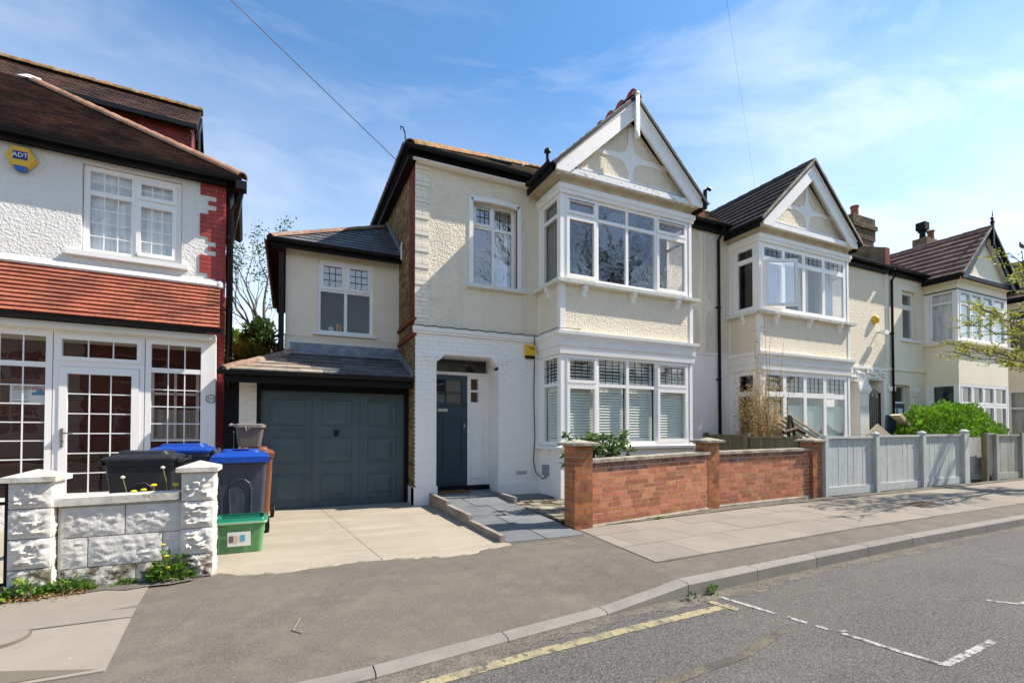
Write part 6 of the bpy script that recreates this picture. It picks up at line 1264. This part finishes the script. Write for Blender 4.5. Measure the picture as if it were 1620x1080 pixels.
# street tree on the right, trunk outside the frame
br, lv = MB(), MB(); tips = []
TB = Vector((15.7, 4.1, .08)); br.tube([TB, TB+Vector((-.05, 0, 1.2)), TB+Vector((-.1, .05, 2.2)), TB+Vector((-.05, 0, 3.1))], [.17, .14, .12, .10], 10)
def bough(p0, p1, r, sag, kids, tuft, lo):
    p0, p1 = Vector(p0), Vector(p1); n = 9; L = (p1-p0).length
    pts = [p0.lerp(p1, k/n)+Vector((0, rnd.gauss(0, .03), -sag*4*(k/n)*(1-k/n)+rnd.gauss(0, .025))) for k in range(n+1)]
    br.tube(pts, [r*(1-.8*k/n) for k in range(n+1)], 6, cap=False)
    for k in range(kids):
        t_ = rnd.uniform(.25, .97); i = min(int(t_*n), n-1); q = pts[i].lerp(pts[i+1], t_*n-i); d = (p1-p0).normalized(); e = q+Vector((d.x*rnd.uniform(.15, .5), rnd.uniform(-.45, .45), rnd.uniform(-.08, .30)))*rnd.uniform(.5, 1.)
        br.tube([q, (q+e)/2+Vector((0, 0, .02)), e], [.008, .006, .003], 4, cap=False)
        for u in (.45, .7, .85, 1.):
            if q.x < lo and rnd.random() < .45: continue
            c = q.lerp(e, u)
            for _ in range(rnd.choice(tuft)): leaf(lv, c+Vector((rnd.gauss(0, .028), rnd.gauss(0, .028), rnd.gauss(0, .022))), rnd.uniform(.035, .07), asp=.55)
for z0, x1, y1, z1, sag, kids in ((2.35, 9.9, 3.9, 2.62, -.05, 26), (2.6, 10.3, 4.5, 2.95, .02, 30), (2.75, 10.0, 3.6, 3.12, -.06, 34), (3.0, 10.9, 4.2, 3.55, .0, 34), (3.1, 11.5, 3.8, 4.05, -.1, 36), (2.5, 11.6, 4.9, 2.9, .0, 26), (2.9, 11.8, 4.6, 3.4, 0, 34), (2.7, 12.0, 3.5, 3.0, 0, 34), (3.0, 12.4, 4.2, 4.7, -.1, 22)):
    bough((15.62, 4.1, z0), (x1, y1, z1), .03, sag, kids, (2, 4, 6, 8), 11.2)
for k in range(9):
    a = rnd.uniform(-1.2, 1.2); bough((15.65, 4.1, 2.9), (15.65+1.9*math.cos(a), 4.1+1.9*math.sin(a), rnd.uniform(3.4, 5.6)), .04, -.1, 26, (3, 5, 8), 0)
tree('street_tree', 'young street tree reaching in from the right with yellow green spring leaves', 'tree', TB, [('trunk', br, 'barkg', None), ('crown', lv, 'leafY', 'stuff')])
# trees seen between the houses
br, lv = MB(), MB(); cb_ = Vector((-.80, 16.5, 0)); br.tube([cb_, cb_+Vector((0, 0, 4.6))], [.14, .02], 8)
for i in range(46):
    z = 1.4+3.3*i/46; r_ = (4.95-z)*.27+.12; a = i*2.4; c = cb_+Vector((math.cos(a)*r_*.8, math.sin(a)*r_*.8, z)); br.tube([cb_+Vector((0, 0, z+.05)), c], [.02, .008], 5); cloud(lv, c, (.27, .27, .15), 150, .13)
tree('conifer', 'dark green conifer behind the garage between the two houses', 'tree', cb_, [('trunk', br, 'bark', None), ('crown', lv, 'leafD', 'stuff')])
lv2, b2 = MB(), MB(); q = Vector((-.1, 16.0, 0)); b2.tube([q, q+Vector((0, 0, 3.6))], [.08, .02], 6)
for i in range(4): cloud(lv2, q+Vector((rnd.uniform(-.4, .2), rnd.uniform(-.2, .2), rnd.uniform(2.9, 4.1))), (.25, .25, .2), 60, .08)
tree('brown_conifer', 'browning conifer branch mass beside the dark conifer and extension wall', 'tree', q, [('trunk', b2, 'bark', None), ('crown', lv2, 'leafBr', 'stuff')])
for (x, y, h, w_, lab_) in ((-1.35, 17, 4.25, .40, 'light green bush above the black gate between the houses'), (-.70, 15.2, 3.55, .6, 'fresh green bush just above the hipped garage roof')):
    b2, l2_ = MB(), MB(); q = Vector((x, y, 0)); b2.tube([q, q+Vector((.05, 0, h*.8))], [.06, .02], 6)
    for i in range(46): cloud(l2_, q+Vector((rnd.gauss(0, w_*.5), rnd.gauss(0, .3), h-(h*.55)*rnd.random()**1.3)), (.30, .28, .24), 120, .12)
    tree('green_bush', lab_, 'bush', q, [('stem', b2, 'bark', None), ('foliage', l2_, 'leafM', 'stuff')])
b2, l2_ = MB(), MB(); tips = []; q = Vector((-.75, 19, 0)); b2.tube([q, q+Vector((-.05, 0, 2.6)), q+Vector((-.1, 0, 4.6))], [.15, .12, .09], 8)
for k in range(9): grow(b2, q+Vector((-.05, 0, 3.4+k*.25)), (-.6+rnd.uniform(-.3, .6), rnd.uniform(-.4, .4), .9), 1.45, .05, 3, tips, .42, .12, 3, .75, (2, 3))
for p, d, k in tips:
    if k <= 1 and rnd.random() < .5:
        for _ in range(8): leaf(l2_, p+Vector((rnd.gauss(0, .09), rnd.gauss(0, .09), rnd.gauss(0, .08))), .12)
tree('bare_tree', 'mostly bare thin branched tree against the sky between the houses', 'tree', q, [('trunk', b2, 'twig', None), ('crown', l2_, 'leafD', 'stuff')])
# weeds at the foot of the white wall
def weed(c, r, n, label, s=.06, flowers=0, h=.10, m='weed'):
    t = thing('weed_clump', c, label, 'weeds', 'weeds growing at the foot of the white wall'); lv = MB(); c = Vector(c)
    for _ in range(n):
        a = rnd.uniform(0, 6.28); q = rnd.random()**.6; p = c+Vector((math.cos(a)*r[0]*q, math.sin(a)*r[1]*q, rnd.random()*h*(1.15-q))); leaf(lv, p, s*rnd.uniform(.5, 1.3), n=(math.cos(a), math.sin(a)-.4, rnd.uniform(.1, 1.4)), asp=.42)
    part('foliage', lv, M[m], t, kind='stuff')
    for k in range(flowers):
        p = c+Vector((rnd.uniform(-.08, .06), -.06, .12+.10*k)); f = part('flower', MB().lathe(p, [(.002, 0), (.016, .006), (.02, .012), (.004, .016)], 8), M['dande'], t); part('flower_stem', MB().tube([p+Vector((0, .02, -.12)), p], .003, 5), M['stem'], f)
weed((-.93, 5.13, .01), (.17, .07), 330, 'tall weeds with yellow flowers against the right white pier', .06, 3, .26)
weed((-1.62, 5.11, .01), (.18, .06), 240, 'green weed clump spreading beside the left white pier', .055, 0, .12)
weed((-1.86, 5.05, .01), (.16, .06), 130, 'sparse weeds in front of the left white pier', .06, 0, .15)
weed((-2.10, 5.02, .01), (.12, .07), 120, 'green weeds at the left edge below the iron gate', .05, 0, .08)
weed((-1.25, 5.15, .01), (.09, .03), 70, 'small weed tuft midway along the foot of the white wall', .035, 0, .06)
lt = MB()
for _ in range(420): x = rnd.uniform(-2.3, -1.45); leaf(lt, (x, 5.0+rnd.gauss(0, .05)+(x+1.9)*.12, .024), rnd.uniform(.015, .04), n=(rnd.gauss(0, 1), rnd.gauss(0, 1), .15))
tag(part('leaf_litter', lt, M['litter'], kind='stuff'), 'dry leaf litter along the foot of the white wall')
for i, (x, y, lab_) in enumerate(((3.42, 3.13, 'weed growing from the kerb joint by the yellow line end'), (3.15, 3.10, 'small weed in the gutter left of the kerb joint'), (4.95, 5.50, 'tiny grass tuft on the pavement edge by the brick wall'))):
    t = thing('kerb_weed', (x, y, rz(x) if y < 4 else gz(x)), lab_, 'weed'); lv = MB()
    for _ in range(60 if i == 0 else 30): a = rnd.uniform(0, 6.28); leaf(lv, (x+rnd.gauss(0, .025), y+rnd.gauss(0, .015), (rz(x) if y < 4 else gz(x)+.01)+rnd.uniform(.0, .07 if i < 2 else .02)), rnd.uniform(.02, .045), n=(math.cos(a), math.sin(a), .8))
    part('foliage', lv, M['weed' if i != 1 else 'leafD'], t, kind='stuff')
for k, (x, z, lab_) in enumerate(((-1.135, .815, 'yellow dandelion standing highest left of the pier above the wall coping'), (-1.21, .775, 'yellow dandelion low behind the coping, second from the left'), (-1.285, .765, 'leftmost yellow dandelion barely above the wall coping'), (-.965, .815, 'yellow dandelion right beside the white pier'))):
    t = thing('dandelion', (x, 5.46, .1), lab_, 'flower', 'dandelions behind the white wall')
    part('stem', MB().tube([(x, 5.47, .05), (x+.01, 5.46, z)], .004, 5), M['stem'], t); part('flower_head', MB().lathe((x+.01, 5.46, z), [(.004, -.012), (.022, 0), (.026, .008), (.016, .017), (.002, .019)], 12), M['dande'], t)
for x, z, lab_ in ((-1.06, .98, 'tall dandelion seed head rising before the charcoal bin'), (-1.36, .90, 'brown seed head on a thin stem left of the dandelions')):
    t = thing('seed_head', (x, 5.47, .1), lab_, 'flower'); part('stem', MB().tube([(x+.06, 5.49, .1), (x+.03, 5.48, z-.15), (x, 5.47, z)], .0035, 5), M['stem'], t); part('seed_ball', MB().lathe((x, 5.47, z-.012), [(.004, 0), (.018, .008), (.018, .02), (.004, .028)], 8), M['seedhead'], t)
# bird and wires
b = thing('pigeon', (25.0, 8.3, 8.0), 'small grey bird perched on the far right roof ridge', 'bird')
B0 = Vector((24.2, 7.9, 8.02))
part('body', MB().loft([[B0+Vector((.32*t-.16, r_*math.cos(a), .10-.12*t+r_*math.sin(a))) for a in [math.pi*2*k/8 for k in range(8)]] for t, r_ in ((0, .01), (.15, .045), (.4, .065), (.7, .045), (1, .015), (1.4, .02))], closed=True), M['bird'], b, smooth=True)
part('head', MB().lathe(B0+Vector((-.15, 0, .10)), [(.01, 0), (.035, .02), (.035, .05), (.01, .07)], 8), M['bird'], b, smooth=True)
def wire(a, c, sag, r, lab_):
    a, c = Vector(a), Vector(c); w = part('overhead_wire', MB().tube([a.lerp(c, k/16)+Vector((0, 0, -sag*4*(k/16)*(1-k/16))) for k in range(17)], r, 5), M['wire']); tag(w, lab_, 'cable')
wire((1.80, 8.6, 6.12), (-9.0, -1.5, 7.25), .1, .006, 'thin black telephone wire running down to the brick flank of the cream house')
wire((10.3, 8.0, 7.05), (-4.2, -2.0, 7.7), .05, .0014, 'very thin wire crossing the sky above the second house')

# ------------------------------------------------ the other side of the street (mirrored in the windows)
opp = []
for k in range(5):
    x0 = -16+k*9.5; h = thing('opposite_house', (x0+4.5, -17, 0), ('cream rendered' if k % 2 == 0 else 'red brick')+' house across the street, '+('first', 'second', 'third', 'fourth', 'last')[k]+' of its row counted from the left house side', 'house', 'houses across the street')
    Fo = Fr((x0, -16.5, 0), (1,0,0), (0,1,0)); hs = [(1.2, 3.6, 1.1, 2.7), (5.4, 7.8, 1.1, 2.7), (1.2, 3.6, 4.0, 5.5), (5.4, 7.8, 4.0, 5.5)]
    part('wall', wall(MB(), Fo, 0, 9.4, 0, 6.2, hs), M['farbrick' if k % 2 else 'cream3'], h)
    part('roof', MB().prism([(x0, -16.2, 6.2), (x0, -20, 9), (x0, -23.8, 6.2)], (9.4, 0, 0)), M['slate'], h)
    for u0, u1, z0, z1 in hs: window(h, Fo, [u0, (u0+u1)/2, u1], z0, z1, z1-.5, back=.05, fw=.08)
    part('rear_wall', MB().box(x0, x0+9.4, -17.6, -17.5, 0, 6.2), M['roomdk'], h)
for k, (x, y) in enumerate(((15.5, -8.6), (20.5, -8.2), (-9, -8.0))):
    b2, l2_ = MB(), MB(); tips = []; q = Vector((x, y, 0)); b2.tube([q, q+Vector((.05, 0, 3)), q+Vector((0, 0, 6.5)), q+Vector((.1, 0, 9.5))], [.34, .28, .22, .14], 8)
    for j in range(14): a = j*.9+k; grow(b2, q+Vector((0, 0, 4.0+.42*j)), (math.cos(a)*.8, math.sin(a)*.8, .75), 3.4, .15, 4, tips, .42, .13, 3, .74, (2, 3))
    tree('plane_tree', 'bare street tree on the far pavement facing the '+('bamboo clump', 'green hedge shrub', 'white glazed porch')[k], 'tree', q, [('trunk', b2, 'bark', None)], 'trees across the street')
